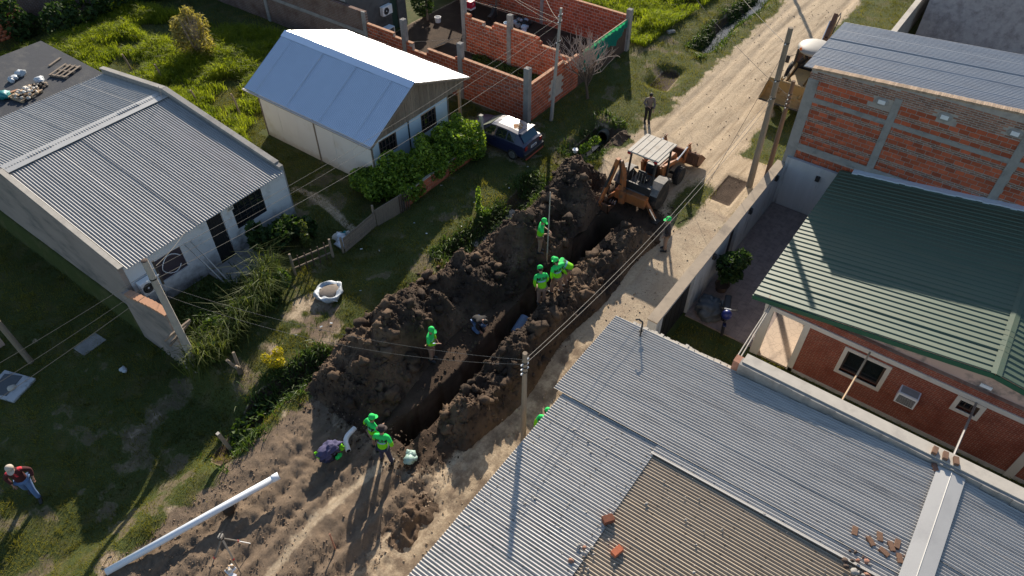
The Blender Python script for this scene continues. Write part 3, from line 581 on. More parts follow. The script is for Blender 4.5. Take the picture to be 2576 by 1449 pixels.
mb = MB(); mb.beam((6.66, 29.72, 3.475), (13.9, 29.72, 3.475), .36, .012); mb.beam((6.66, 30.08, 3.48), (13.9, 30.08, 3.465), .36, .012); mb.build('ridge_flashing', MAT['flash'], A, w=True)
MB().tube([(13.6, 29.55, 3.5), (13.62, 29.55, 4.1)], .012, 6).build('vent_rod', MAT['steel'], A, w=True)
MB().mm((6.5, 35.42, 2.4), (14.02, 41.5, 2.62)).build('flat_roof', M('shade_darkened_membrane', (.032, .036, .046), .85, 0, .25, 3, .3, 12, (.085, .083, .08), 1.0, .5, .75, streak=(1.6, .8, 1)), A, w=True)  # membrane colour darkened and blued to stand in for shade on the roof
mb = MB(); wall_cells(mb, 'T', 35.4, 35.55, 6.6, 13.9, -.3, 2.45); wall_cells(mb, 'S', 13.86, 14.0, 35.55, 41.4, -.3, 2.4); wall_cells(mb, 'S', 6.5, 6.64, 35.55, 41.4, -.3, 2.4); wall_cells(mb, 'T', 41.3, 41.45, 6.64, 13.86, -.3, 2.4); mb.build('back_wall', MAT['concrete'], A, w=True)
MB().mm((6.8, 22.9, 0), (13.8, 23.0, 2.3)).build('interior_shade_sheet', MAT['shade_fill'], A, w=True)  # near-black sheet stands in for the unlit room behind the openings
d = MB().mm((10.1, 22.40, 0), (10.8, 22.44, 2.3)).build('door', MAT['black'], A, w=True)
for i in range(6): MB().mm((10.16 + .115 * i, 22.375, .05), (10.185 + .115 * i, 22.40, 2.25)).build('bar', MAT['steel_d'], d, w=True)
MB().mm((10.72, 22.36, 1.0), (10.76, 22.40, 1.12)).build('handle', MAT['steel'], d, w=True)
barred_window(A, 'T', 22.32, -1, 11.27, 12.75, 1.1, 2.3, MAT['black'], 5, .05, MAT['steel_d'], 2)
w_ = MB().mm((7.62, 22.36, .9), (8.78, 22.40, 1.95)).build('shutter', M('dark_shutter', (.06, .045, .055), .6), A, w=True)
MB().tube([Vector((8.25 + .42 * math.cos(a), 22.28 - .04 * math.sin(3 * a), 1.45 + .40 * math.sin(a))) for a in np.linspace(.4, 5.6, 20)], .016, 6).build('looped_cable', MAT['white_pl'], A, w=True)
pq = MB().mm((11.06, 22.27, 2.12), (11.36, 22.30, 2.3)).build('number_plaque', MAT['beam_white'], A, w=True)
text_obj('2559', .12, MAT['black'], pq, Matrix.Translation(Vector((11.21, 22.262, 2.21)) - wloc(A)) @ Matrix.Rotation(R(90), 4, 'X'))
mb = MB(); mb.mm((9.4, 20.9, 0), (11.8, 22.29, .06)); mb.build('doorstep', MAT['concrete'], A, w=True)
def aircon(name, label, loc, rz, w=.78, h=.55, d=.28):
    t = thing(name, label, 'air conditioner', loc, rz); c = MB().box((0, 0, h / 2), (w, d, h)).build('casing', MAT['white_pl'], t, bevel=.02)
    MB().lathe([(.21, 0), (.21, .012)], (-.12, -d / 2 - .013, h / 2), 20, 'Y').build('fan_grille', MAT['black'], t)
    for r_ in (.2, .14, .08): MB().tube([(-.12 + r_ * math.cos(a), -d / 2 - .018, h / 2 + r_ * math.sin(a)) for a in np.linspace(0, 6.2832, 22)], .006, 4).build('guard_ring', MAT['steel'], t)
    MB().ball((-.12, -d / 2 - .016, h / 2), (.04, .012, .04)).build('hub', MAT['white_pl'], t)
    for x in (-.25, .25): MB().box((x, .02, -.03), (.03, d + .16, .03)).build('bracket', MAT['steel'], t)
    return t
aircon('air_conditioner', 'white outdoor air conditioning unit on the stained white front wall', (7.08, 22.08, 1.05), 0, .72, .62)
g_ = thing('garden_wall', 'low rough brick garden wall running from the white house to the street', 'wall', (6.3, 20.7, 0)); MB().prism([(19.15, -1.4), (19.15, 2.3), (20.2, 2.1), (22.35, 1.5), (22.35, -1.4)], 6.14, 6.4, 'X').build('render_face', side_m, g_, w=True)
lay(g_, [((6.27, 19.3 + .26 * i, 2.32 - .19 * (.26 * i + .15) - (.10 * max(0, .26 * i - .9))), (.28, .24, .09)) for i in range(11)], MAT['brick_top'])
# things lying on the flat roof
def pallet(loc, rz, label, mat, zz=2.63):
    t = thing('pallet', label, 'pallet', loc, rz)
    for i in (-.5, 0, .5): MB().box((i, 0, .05), (.1, 1.0, .1)).build('bearer', mat, t)
    for i in (-.42, -.14, .14, .42): MB().box((0, i, .112), (1.2, .11, .022)).build('slat', mat, t)
pallet(at(166, 182, 2.63), R(22), 'grey weathered pallet lying on the flat dark roof', MAT['wood']); 
pallet(at(66, 240, 2.63), R(10), 'rubble strewn pallet near the back edge of the corrugated roof', MAT['wood_l'])
def lumps(name, label, cat, c, r, n, mat, rr=(.05, .14), zf=1., kind=None):
    t = thing(name, label, cat, c)
    for i in range(n):
        a = random.random() * 6.283; q = r * random.random() ** .6; x = random.uniform(*rr)
        V = IV * (1 + .7 * (RNG.random((len(IV), 1)) - .5)) * [x * random.uniform(.7, 1.3), x * random.uniform(.7, 1.3), x * random.uniform(.5, .9)] * zf + [q * math.cos(a), q * math.sin(a), x * .5 + max(0, r - q) * .25]
        big_mesh('piece', V, IF, random.choice(mat), parent=t)
    return t
lumps('rubble_pile', 'white and tan rubble heaped on the pallet on the flat roof', 'rubble', at(68, 234, 2.74), .6, 40, [MAT['white'], MAT['beam_white'], MAT['concrete_l'], MAT['wood_l']], (.04, .10))
lumps('broken_boards', 'heap of broken boards and crumpled sacks behind the rubble pallet', 'rubbish', at(92, 222, 2.63), .45, 12, [MAT['wood_l'], MAT['wood'], MAT['white'], MAT['steel_d']], (.06, .14))
lumps('plastic_sack', 'grey plastic sack lying near the edge of the flat dark roof', 'sack', at(48, 188, 2.63), .16, 3, [MAT['bag']], (.16, .24))
lumps('plastic_sack', 'second grey plastic sack lying beside the rubble pallet', 'sack', at(32, 203, 2.63), .14, 3, [MAT['bag']], (.14, .2))
lumps('plastic_sack', 'white plastic sack standing behind the rubble pallet', 'sack', at(101, 206, 2.66), .07, 4, [MAT['bag']], (.12, .2), 1.2)
lumps('plastic_sack', 'teal plastic sack at the left edge of the flat roof', 'sack', at(10, 247, 2.63), .1, 3, [MAT['bag_t']], (.18, .26))
MB().beam(at(22, 234, 2.66), at(46, 226, 2.66), .14, .05).build('plank', MAT['brick_top'], tag(thing('loose_plank', 'short orange plank lying on the flat roof beside the rubble', 'plank', (9, 37.9, 2.63)), None), w=True)
MB().beam(at(124, 166, 2.66), at(152, 146, 2.66), .12, .06).build('plank', MAT['wood'], thing('loose_plank', 'pale plank lying alone on the dark part of the flat roof', 'plank', (12.8, 38.9, 2.63)), w=True)

# ---------------------------------------------------------------- middle house: shiny metal gable roof, white panels, timber gable
B = thing('house', 'white panelled house with shiny blue metal roof and timber gable', 'house', (20.3, 24.6, 0))
for i, (a, b) in enumerate(((20.72, 24.5), (24.5, 28.4))):
    n_ = 3
    for k in range(n_):
        x0, x1 = a + (b - a) * k / n_, a + (b - a) * (k + 1) / n_; MB().mm((17.6 + .003 * (k % 2), x0 + .006, 0), (17.68, x1 - .006, 2.42)).build('wall_panel', MAT['white'], B, w=True)
for y in (20.74, 24.5, 28.38): MB().mm((17.57, y - .035, 0), (17.62, y + .035, 2.45)).build('cover_strip', MAT['wood'], B, w=True)
MB().mm((17.66, 20.9, 0), (17.72, 28.3, 2.42)).build('inner_wall', MAT['white'], B, w=True)
for k, (x0, x1, z0, z1) in enumerate(((17.66, 18.02, 0, 2.5), (18.02, 19.14, 0, 1.45), (18.02, 19.14, 2.32, 2.5), (19.14, 19.93, 0, 2.5), (19.97, 20.81, 0, 2.5), (20.81, 21.87, 0, 1.27), (20.81, 21.87, 2.32, 2.5), (21.87, 22.72, 0, 2.5))):
    MB().mm((x0 + .002, 20.7, z0), (x1 - .002, 20.78, z1)).build('wall_panel', MAT['bluewall'], B, w=True)
MB().mm((19.92, 20.67, 0), (19.98, 20.72, 2.5)).build('cover_strip', MAT['steel_d'], B, w=True); MB().mm((22.70, 20.66, 0), (22.76, 28.3, 2.45)).build('side_wall', MAT['wood'], B, w=True)
barred_window(B, 'T', 20.72, -1, 18.02, 19.14, 1.45, 2.32, MAT['wood_d'], 5, .07, MAT['wood_d'], 1); barred_window(B, 'T', 20.72, -1, 20.81, 21.87, 1.27, 2.32, MAT['wood_d'], 4, .08, MAT['wood_d'], 2)
MB().mm((17.7, 28.3, 0), (22.7, 28.38, 2.45)).build('back_wall', MAT['white'], B, w=True)
def roofz(x): return 2.60 + (x - 17.3) * (1.7 / 3.0) if x < 20.3 else 4.30 - (x - 20.3) * (1.35 / 3.75)
x = 17.55; k = 0
while x < 23.85:
    x1 = min(x + .14, 23.9); y = 20.62 + random.uniform(-.006, .006); zb = 2.48
    if not (x < 20.3 < x1): MB().prism([(x + .003, zb), (x1 - .003, zb), (x1 - .003, roofz(x1) - .03), (x + .003, roofz(x) - .03)], y, y + .03, 'Y').build('plank', MAT['wood'], B, w=True)
    else: MB().prism([(x + .003, zb), (x1 - .003, zb), (x1 - .003, roofz(x1) - .04), (x + .003, roofz(x) - .04)], y, y + .03, 'Y').build('plank', MAT['wood'], B, w=True)
    x = x1
sheets(B, (17.28, 20.35, 2.60), (0, 1, 0), 8.5, (3.02, 0, 1.71), MAT['galv_b'], .1, .014, 1.1); sheets(B, (24.08, 20.35, 2.95), (0, 1, 0), 8.5, (-3.78, 0, 1.36), MAT['galv_b'], .1, .010, 1.1)
mb = MB(); mb.beam((20.16, 20.33, 4.27), (20.16, 28.87, 4.27), .36, .01, up=(-.5, 0, .87)); mb.beam((20.44, 20.33, 4.28), (20.44, 28.87, 4.28), .3, .01, up=(.34, 0, .94)); mb.build('ridge_cap', MAT['galv_b'], B, w=True)
MB().tube([(17.2, 20.3, 2.56), (17.2, 28.9, 2.56)], .055, 8).build('gutter', MAT['steel'], B, w=True); MB().beam((17.2, 20.33, 2.59), (17.2, 28.87, 2.59), .12, .02).build('gutter_lip', MAT['flash'], B, w=True)
mb = MB(); mb.beam((17.3, 20.33, 2.56), (20.3, 20.33, 4.25), .04, .08); mb.beam((20.3, 20.33, 4.25), (24.06, 20.33, 2.9), .04, .08); mb.build('barge_board', MAT['wood'], B, w=True)
MB().mm((23.86, 20.9, 0), (23.98, 21.02, 2.82)).build('porch_post', MAT['wood_l'], B, w=True); MB().mm((23.86, 27.9, 0), (23.98, 28.02, 2.82)).build('porch_post', MAT['wood_l'], B, w=True); MB().mm((23.84, 20.5, 2.82), (24.0, 28.3, 2.93)).build('porch_beam', MAT['wood'], B, w=True)
MB().mm((23.78, 20.84, 2.45), (23.98, 20.885, 2.75)).build('meter_box', MAT['white_pl'], B, w=True)
# low orange brick wall under the hedge
W = thing('garden_wall', 'low orange hollow brick wall half hidden under the green hedge', 'wall', (20, 18.8, 0)); MB().mm((17.3, 18.72, -.2), (22.6, 18.84, .8)).build('mortar_core', MAT['mortar'], W, w=True)
lay(W, courses('T', 18.72, -1, 17.3, 22.6, 0, lambda u: .82, .34, .19, .02), MAT['brick_o'])
P_ = thing('fence_post', 'square white concrete post at the end of the hedge beside the blue car', 'post', (22.75, 18.65, 0)); MB().box((0, 0, 1.05), (.16, .16, 2.1)).build('shaft', MAT['pole_c'], P_, bevel=.015); MB().box((0, 0, 2.115), (.17, .17, .03)).build('cap', MAT['concrete_l'], P_)

# ---------------------------------------------------------------- unfinished brick enclosure
def brick_run(name, label, plane, c, u0, u1, top, out, mat=MAT['brick'], th=.15, skip=(), bl=.34, bh=.19, both=False, cols=(), gap=.032, cap=True, z0=.02):
    o = (c, (u0 + u1) / 2, 0) if plane == 'S' else ((u0 + u1) / 2, c, 0); t = thing(name, label, 'wall', o)
    n = max(2, int((u1 - u0) / .34)); mb = MB(); us = np.linspace(u0, u1, n + 1)
    for a, b in zip(us, us[1:]):
        h = math.floor((top((a + b) / 2) + .02) / bh) * bh - .015
        if plane == 'S': mb.mm((min(c, c - out * th) + (.0), a, -.3), (max(c, c - out * th), b, h))
        else: mb.mm((a, min(c, c - out * th), -.3), (b, max(c, c - out * th), h))
    mb.build('mortar_core', MAT['mortar'], t, w=True)
    it = courses(plane, c, out, u0, u1, z0, top, bl, bh, gap, skip)
    if both: it += courses(plane, c - out * th, -out, u0, u1, z0, top, bl, bh, gap, skip)
    lay(t, it, mat)
    if cap:
        its = []
        for a, b in zip(us, us[1:]):
            h = math.floor((top((a + b) / 2) + .02) / bh) * bh; m_ = (a + b) / 2
            its.append(((c - out * th / 2, m_, h + .012), (th + .03, b - a - .015, .05)) if plane == 'S' else ((m_, c - out * th / 2, h + .012), (b - a - .015, th + .03, .05)))
        lay(t, its, MAT['brick_top'], 'top_brick')
    for u, h, w in cols:
        p = (c - out * th / 2, u) if plane == 'S' else (u, c - out * th / 2); cm = MB().box((*p, h / 2 - .1), (w, w, h + .2)).build('column', MAT['concrete'], t, w=True, bevel=.01)
        for dx in (-1, 1):
            for dy in (-1, 1): MB().tube([(p[0] + dx * w * .25, p[1] + dy * w * .25, h - .05), (p[0] + dx * w * .25, p[1] + dy * w * .25, h + .22)], .006, 4).build('starter_bar', MAT['steel_d'], cm, w=True)
    return t
def steps(pairs):
    def f(u):
        for a, h in pairs:
            if u < a: return h
        return pairs[-1][1]
    return f
brick_run('brick_wall', 'red hollow brick wall with concrete columns beside the shiny metal roof', 'S', 26.25, 18.55, 29.6, steps([(23.2, 2.30), (25.1, 2.10), (26.2, 1.72), (27.6, 2.1), (30, 2.28)]), -1, cols=[(18.52, 3.05, .3), (22.8, 3.1, .28), (26.75, 3.3, .28)])
brick_run('brick_wall', 'jagged topped inner red brick wall across the unfinished enclosure', 'S', 30.55, 18.6, 26.0, steps([(19.6, 1.75), (20.6, 1.95), (20.9, 2.1), (22.6, 2.3), (23.9, 2.3), (24.6, 1.92), (25.7, 2.1), (27, 2.3)]), -1, cols=[(22.8, 3.05, .28), (26.1, 3.6, .26)], both=True)
brick_run('brick_wall', 'red hollow brick front wall of the unfinished enclosure facing the ditch', 'T', 18.4, 26.4, 30.95, steps([(29.6, 2.1), (31, 1.95)]), -1, skip=[(28.3, 29.2, .57, 1.5)], both=True)
brick_run('brick_wall', 'far red brick wall of the enclosure beside the bright lush grass', 'S', 36.25, 18.5, 33.5, lambda u: 2.1, -1, cols=[(18.42, 2.5, .3), (24.5, 2.2, .25)])
Fm = thing('mesh_fence', 'plank fence hung with torn green shade cloth behind the bare tree', 'fence', (33.8, 18.4, 0))
for i in range(21):
    x = 30.98 + .245 * i; MB().mm((x, 18.41, 0), (x + .225, 18.44, 1.85 + random.uniform(-.06, .06))).build('plank', MAT['wood_d'], Fm, w=True)  # first planks added across a doorway gap to block a strip of sunlight
for z in (.5, 1.7): MB().mm((31.2, 18.445, z), (36.1, 18.49, z + .07)).build('rail', MAT['wood'], Fm, w=True)
xs = np.linspace(31.3, 36.05, 60); mb = MB()
for i in range(59):
    zb = .75 + .6 * float(vnoise(np.array([i * .35]), np.array([3.]), 5)[0]) - (0.3 if i < 30 else 0) + (.25 if i > 44 else 0); y0, y1 = 18.36 - .02 * math.sin(i * 1.3), 18.36 - .02 * math.sin((i + 1) * 1.3)
    mb.add([(xs[i], y0, zb), (xs[i + 1], y1, zb), (xs[i + 1], y1, 2.02), (xs[i], y0, 2.02)], [(0, 1, 2, 3)])
mb.build('shade_cloth', MAT['mesh_g'], Fm, w=True); MB().beam((31.2, 18.37, 2.03), (36.1, 18.37, 2.05), .05, .04).build('top_rail', MAT['wood_l'], Fm, w=True)
# dark rendered house and carport at the back of the enclosure
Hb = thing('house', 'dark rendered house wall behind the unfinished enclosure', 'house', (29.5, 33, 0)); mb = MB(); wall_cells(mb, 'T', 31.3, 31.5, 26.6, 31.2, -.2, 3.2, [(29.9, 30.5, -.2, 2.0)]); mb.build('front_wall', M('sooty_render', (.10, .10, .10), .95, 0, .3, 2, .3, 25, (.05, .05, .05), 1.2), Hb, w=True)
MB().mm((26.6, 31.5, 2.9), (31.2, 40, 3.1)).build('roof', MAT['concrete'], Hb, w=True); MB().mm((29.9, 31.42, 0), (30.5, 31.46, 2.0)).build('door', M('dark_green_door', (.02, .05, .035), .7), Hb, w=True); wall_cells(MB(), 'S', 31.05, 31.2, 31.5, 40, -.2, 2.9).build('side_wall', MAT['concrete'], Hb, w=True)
aircon('air_conditioner', 'dusty grey air conditioning unit hung on the dark rendered wall', (29.3, 31.1, 1.35), 0, .8, .55)
tb = thing('stool', 'small pale blue metal stool below the dusty air conditioner', 'stool', (28.6, 30.4, 0)); MB().box((0, 0, .98), (.7, .45, .04)).build('seat', MAT['bluewall'], tb)
for a in (-.32, .32):
    for b in (-.2, .2): MB().box((a, b, .48), (.03, .03, .96)).build('leg', MAT['white_pl'], tb)
cp = thing('carport', 'corrugated carport roof on thin posts at the back of the enclosure', 'carport', (34.2, 28.5, 0)); sheets(cp, (32.2, 27.4, 2.35), (1, 0, 0), 3.6, (0, 3.5, .25), MAT['galv_d'], .1, .014)
for a, b in ((32.3, 27.6), (35.6, 27.6), (32.3, 30.6), (35.6, 30.6)): MB().mm((a - .05, b - .05, 0), (a + .05, b + .05, 2.35)).build('post', MAT['wood'], cp, w=True)
# long brown brick wall behind the middle house, far left walls
W = thing('brick_wall', 'long brown common brick wall with concrete tie beam behind the metal roofed house', 'wall', (26.4, 38, 0)); MB().mm((26.27, 29.7, -.3), (26.5, 52, 2.9)).build('brick_face', brick_tex('brown_brick_s', 'S', .27, .075, (.25, .13, .09), (.17, .09, .07), (.38, .33, .29), .014), W, w=True)
for z in (1.55,): MB().mm((26.24, 29.7, z), (26.28, 52, z + .2)).build('tie_beam', MAT['concrete'], W, w=True)
for y in (29.75, 38.6, 46): MB().mm((26.2, y - .13, -.3), (26.28, y + .13, 2.95)).build('column', MAT['concrete'], W, w=True)
W = thing('brick_wall', 'dark brown brick wall closing the overgrown plot at the back', 'wall', (21, 50, 0)); MB().mm((16.4, 49.6, -.3), (26.2, 49.8, 2.6)).build('brick_face', brick_tex('brown_brick_t', 'T', .27, .075, (.2, .10, .07), (.14, .075, .06), (.3, .26, .23), .014), W, w=True); MB().mm((20.9, 49.55, -.3), (21.2, 49.62, 2.65)).build('column', MAT['concrete'], W, w=True)
W = thing('brick_house', 'orange hollow brick house wall in the far left corner', 'house', (13, 51, 0)); MB().mm((9.5, 49.5, -.3), (16.2, 56, 3.6)).build('mortar_core', MAT['mortar'], W, w=True); lay(W, courses('T', 49.5, -1, 9.5, 16.2, 0, lambda u: 3.6, .34, .19, .012), MAT['brick_o'])

# ---------------------------------------------------------------- right: tall brick building with concrete frame
D_ = thing('brick_building', 'tall red hollow brick building with raw concrete frame and metal roof', 'building', (30, -2, 0))
topD = lambda t: 6.43 + (5.8 - t) * .078
MB().prism([(5.83, -.3), (5.83, topD(5.83)), (-10, topD(-10)), (-10, -.3)], 27.62, 27.85, 'X').build('mortar_core', M('smeared_grey_mortar', (.38, .34, .30), .95, 0, .2, 9, .3, 50, (.25, .22, .2), 3, .5, .8), D_, w=True)
beams = [(2.95, 3.19), (5.14, 5.32)]; cols_ = [(5.44, 5.86), (2.35, 2.62), (-2.0, -1.7), (-6.3, -6.0)]
vent = [(3.01, 5.98), (.82, 6.12), (-1.43, 6.29)]
skip = [(-11, 6, a + .001, b - .001) for a, b in beams] + [(y - .22, y + .22, z - .15, z + .15) for y, z in vent]
def rowsets():
    big, small = [], []
    z = 2.5; pat = ['b', 'b', 's', 'b', 'b', 'b', 's', 's']
    seq = [(2.50, 'b'), (2.68, 'b'), (3.20, 'b'), (3.385, 'b'), (3.57, 's'), (3.65, 's'), (3.735, 'b'), (3.92, 'b'), (4.105, 'b'), (4.29, 's'), (4.37, 's'), (4.455, 'b'), (4.64, 'b'), (4.825, 's'), (4.905, 's'), (4.985, 'b'), (5.33, 'b'), (5.515, 's'), (5.595, 's'), (5.68, 'b'), (5.865, 'b')]
    for k, (z, kind) in enumerate(seq):
        h = .15 if (kind == 'b' and 4.95 < z < 5.0) else (.182 if kind == 'b' else .078); u = -9.9 + (.17 if k % 2 else 0)
        l = .345 if kind == 'b' else .265
        for b0, b1 in ((-9.9, -6.3), (-6.0, -2.0), (-1.7, 2.35), (2.62, 5.44)):
            for it in courses('S', 27.62, -1, b0, b1, z, lambda _t, z=z, h=h: z + h, l, h, .02 if kind == 'b' else .026, skip, .012 if kind == 'b' else .006, jit=.004, stag=False, ph=.5 * (k % 2)): (big if kind == 'b' else small).append(it)
    for k in range(8):
        z = 6.06 + .082 * k
        small.extend(courses('S', 27.62, -1, -9.9, 5.86, z, lambda t, z=z: z + .08 if z + .08 < topD(t) - .06 else z - 1, .265, .08, .024, [q for q in skip if q[0] > -11], .006, stag=False, ph=.5 * (k % 2)))
    return big, small
big, small = rowsets(); lay(D_, big, MAT['brick'], 'brick', 300); lay(D_, small, MAT['brick_b'], 'small_brick', 300)
for a, b in cols_:
    MB().mm((27.585, a, -.3), (27.66, b, 6.04 if a > 5 else topD(a) - .42)).build('column', MAT['concrete'], D_, w=True)
for a, b in beams:
    mb = MB(); ys = np.linspace(5.44, -10, 90)
    for y0, y1 in zip(ys, ys[1:]): mb.mm((27.592, y1, a + random.uniform(-.02, .02)), (27.66, y0, b + random.uniform(-.02, .03)))
    mb.build('tie_beam', MAT['concrete'], D_, w=True)
for y, z in vent:
    MB().ball((27.6, y, z), (.03, .25, .17), 12, 8).build('mortar_patch', MAT['concrete'], D_, w=True); v_ = MB().mm((27.55, y - .13, z - .075), (27.6, y + .13, z + .075)).build('vent', MAT['white_pl'], D_, w=True)
    for k in range(3): MB().mm((27.545, y - .11, z - .05 + .04 * k), (27.552, y + .11, z - .035 + .04 * k)).build('slat', MAT['white_pl'], v_, w=True)
lay(D_, [((27.73, 5.8 - .075 * i, topD(5.8 - .075 * i) + .03 + random.uniform(-.006, .006)), (.27, .066, .08)) for i in range(210)], M('dusty_coping_brick', (.40, .29, .20), .95, 0, .2, 8, .2, 50, objrand=.25), 'coping_brick')
sheets(D_, (27.9, 6.25, 6.28), (1, 0, 0), 5.0, (0, -16, 1.24), MAT['galv_d'], .12, .022, 1.0)
mb = MB(); wall_cells(mb, 'T', 5.6, 5.84, 27.85, 32.7, -.3, 6.2); wall_cells(mb, 'S', 32.5, 32.7, -10, 5.6, -.3, 6.25); mb.build('side_wall', MAT['mortar'], D_, w=True)
# ---------------------------------------------------------------- walled patio
E_ = thing('patio_wall', 'grey rendered street wall of the patio with dark gates', 'wall', (22, 5.9, 0)); holes = [(22.0, 22.85, -.3, 1.95), (16.45, 18.95, -.3, 1.95)]
mb = MB(); wall_cells(mb, 'T', 5.68, 6.02, 15.95, 27.58, -.3, 2.08, holes); mb.build('rendered_wall', MAT['patio_wall'], E_, w=True)
MB().mm((15.93, 5.66, 2.08), (27.58, 6.05, 2.13)).build('coping', M('worn_tan_coping', (.36, .29, .215), .95, 0, .2, 3, .3, 30, (.2, .165, .13), 1.4, .5, .75), E_, w=True)
for a, b in ((22.0, 22.85), (16.45, 18.95)):
    gt_ = MB().mm((a, 5.8, 0), (b, 5.84, 1.95)).build('gate', MAT['black'], E_, w=True)
    for k in range(int((b - a) / .42)): MB().mm((a + .2 + .42 * k, 5.785, .05), (a + .23 + .42 * k, 5.8, 1.9)).build('rib', MAT['steel_d'], gt_, w=True)
for x in (20.45, 23.84, 26.6): 
    l_ = MB().mm((x - .08, 5.56, 1.78), (x + .08, 5.68, 2.0)).build('wall_lamp', MAT['black'], E_, w=True); MB().mm((x - .05, 5.55, 1.8), (x + .05, 5.562, 1.86)).build('lens', MAT['glass'], l_, w=True)
E2 = thing('patio_back_wall', 'whitewashed grey rendered wall at the back of the patio under the brick building', 'wall', (27.5, 4.2, 0)); MB().mm((27.46, 1.6, -.2), (27.6, 5.68, 2.5)).build('rendered_wall', MAT['patio_wall'], E2, w=True); l_ = MB().mm((27.34, 4.1, 1.9), (27.46, 4.27, 2.12)).build('wall_lamp', MAT['black'], E2, w=True)
tm, n, l, b = nt('patio_tiles'); g0 = n.new('ShaderNodeNewGeometry'); bt = n.new('ShaderNodeTexBrick'); l.new(g0.outputs['Position'], bt.inputs['Vector']); bt.offset = 0; bt.inputs['Scale'].default_value = 1; bt.inputs['Brick Width'].default_value = .33; bt.inputs['Row Height'].default_value = .33; bt.inputs['Mortar Size'].default_value = .006
bt.inputs['Color1'].default_value = (.33, .255, .225, 1); bt.inputs['Color2'].default_value = (.28, .215, .195, 1); bt.inputs['Mortar'].default_value = (.2, .16, .14, 1); c = mixc(n, l, ramp(n, l, noise(n, l, g0.outputs['Position'], 5, 5), .45, .7), bt.outputs['Color'], (.2, .155, .14)); l.new(c, b.inputs['Base Color']); b.inputs['Roughness'].default_value = .75
tag(MB().mm((18.8, 2.8, -.1), (27.45, 5.67, .07)).build('patio_floor', tm), 'pinkish tiled floor of the walled patio', kind='structure')
pm, n, l, b = nt('porch_tiles'); g0 = n.new('ShaderNodeNewGeometry'); vr = n.new('ShaderNodeTexVoronoi'); vr.feature = 'DISTANCE_TO_EDGE'; vr.inputs['Scale'].default_value = 4.5; l.new(g0.outputs['Position'], vr.inputs['Vector']); c = mixc(n, l, ramp(n, l, vr.outputs['Distance'], .0, .05), (.36, .27, .2), (.52, .40, .30)); l.new(c, b.inputs['Base Color']); b.inputs['Roughness'].default_value = .6
tag(MB().mm((18.62, 1.6, -.1), (27.4, 2.798, .09)).build('porch_floor', pm), 'cream crazy paved floor of the porch', kind='structure')
# ---------------------------------------------------------------- green roofed house
F_ = thing('house', 'red brick house with green ribbed metal roof and cream window frames', 'house', (22, -2, 0)); fb = brick_tex('red_facing_brick', 'S', .24, .07, (.42, .085, .04), (.31, .065, .035), (.5, .32, .23), .009, .85)
mb = MB(); wall_cells(mb, 'S', 18.62, 18.82, -10, 1.56, -.2, 2.36, [(-1.17, .06, 1.1, 2.1), (-3.9, -3.35, 1.78, 2.2)]); mb.build('brick_wall', fb, F_, w=True)
MB().mm((18.6, -10, -.2), (18.66, 1.55, .16)).build('plinth', MAT['concrete_l'], F_, w=True)
MB().mm((18.58, -10, 2.36), (18.84, 3.0, 2.54)).build('lintel_beam', MAT['beam_white'], F_, w=True); MB().mm((18.63, -10, 2.54), (18.83, 2.98, 2.8)).build('brick_band', fb, F_, w=True)
zr = lambda t: 2.70 + (3.45 - t) * .145 if t > -3.65 else 3.73 - (-3.65 - t) * .145
MB().prism([(2.9, 2.8), (2.9, 2.75), (-3.65, 3.62), (-9.6, 2.8)], 18.78, 18.9, 'X').build('gable_render', MAT['pink'], F_, w=True)
for u0, u1, z0, z1, nb in ((-1.17, .06, 1.1, 2.1, 2), (-3.9, -3.35, 1.78, 2.2, 3)):
    fr = MB(); a = .13
    fr.mm((18.59, u0 - a, z0 - a), (18.70, u1 + a, z0)); fr.mm((18.59, u0 - a, z1), (18.70, u1 + a, z1 + a)); fr.mm((18.59, u0 - a, z0), (18.70, u0, z1)); fr.mm((18.59, u1, z0), (18.70, u1 + a, z1)); fr.build('window_surround', MAT['beam_white'], F_, w=True)
    barred_window(F_, 'S', 18.74, -1, u0, u1, z0, z1, MAT['wood_d'], nb, .06, MAT['wood_d'], 0)
for y, z in ((-.55, 3.02), (-3.7, 2.95)): MB().mm((18.75, y - .16, z - .06), (18.79, y + .16, z + .06)).build('vent', MAT['white_pl'], F_, w=True)
ac = MB().mm((18.25, -2.38, 1.25), (18.62, -1.78, 1.72)).build('window_air_conditioner', MAT['white_pl'], F_, w=True)
for k in range(7): MB().mm((18.238, -2.33, 1.30 + .05 * k), (18.25, -1.83, 1.325 + .05 * k)).build('slat', MAT['black'], ac, w=True)
MB().mm((18.3, -2.34, 1.72), (18.6, -1.82, 1.725)).build('dusty_top', MAT['concrete'], ac, w=True)
for y0, y1 in ((2.68, 2.98), (1.4, 1.6)): MB().mm((18.6, y0, -.1), (18.82, y1, 2.36)).build('porch_column', MAT['beam_white'], F_, w=True)
MB().mm((18.575, -5.75, -.1), (18.62, -5.5, 2.36)).build('pilaster', MAT['beam_white'], F_, w=True)
mb = MB(); wall_cells(mb, 'T', 1.4, 1.58, 18.84, 27.4, -.2, 2.9, [(20.3, 21.2, -.2, 2.05)]); mb.build('porch_wall', MAT['beam_white'], F_, w=True); MB().mm((20.3, 1.45, 0), (21.2, 1.5, 2.05)).build('door', MAT['wood_d'], F_, w=True)
for x in (22.9, 27.2): MB().mm((x - .12, 2.7, 0), (x + .12, 2.94, 2.7)).build('porch_column', MAT['beam_white'], F_, w=True)
sheets(F_, (18.55, 3.48, 2.72), (1, 0, 0), 8.95, (0, -7.13, 1.04), MAT['green_roof'], .25, .03, 1.0, 'roof_sheet', 'trap', .004); sheets(F_, (18.55, -10.8, 2.72), (1, 0, 0), 8.95, (0, 7.13, 1.04), MAT['green_roof'], .25, .03, 1.0, 'roof_sheet', 'trap', .004)
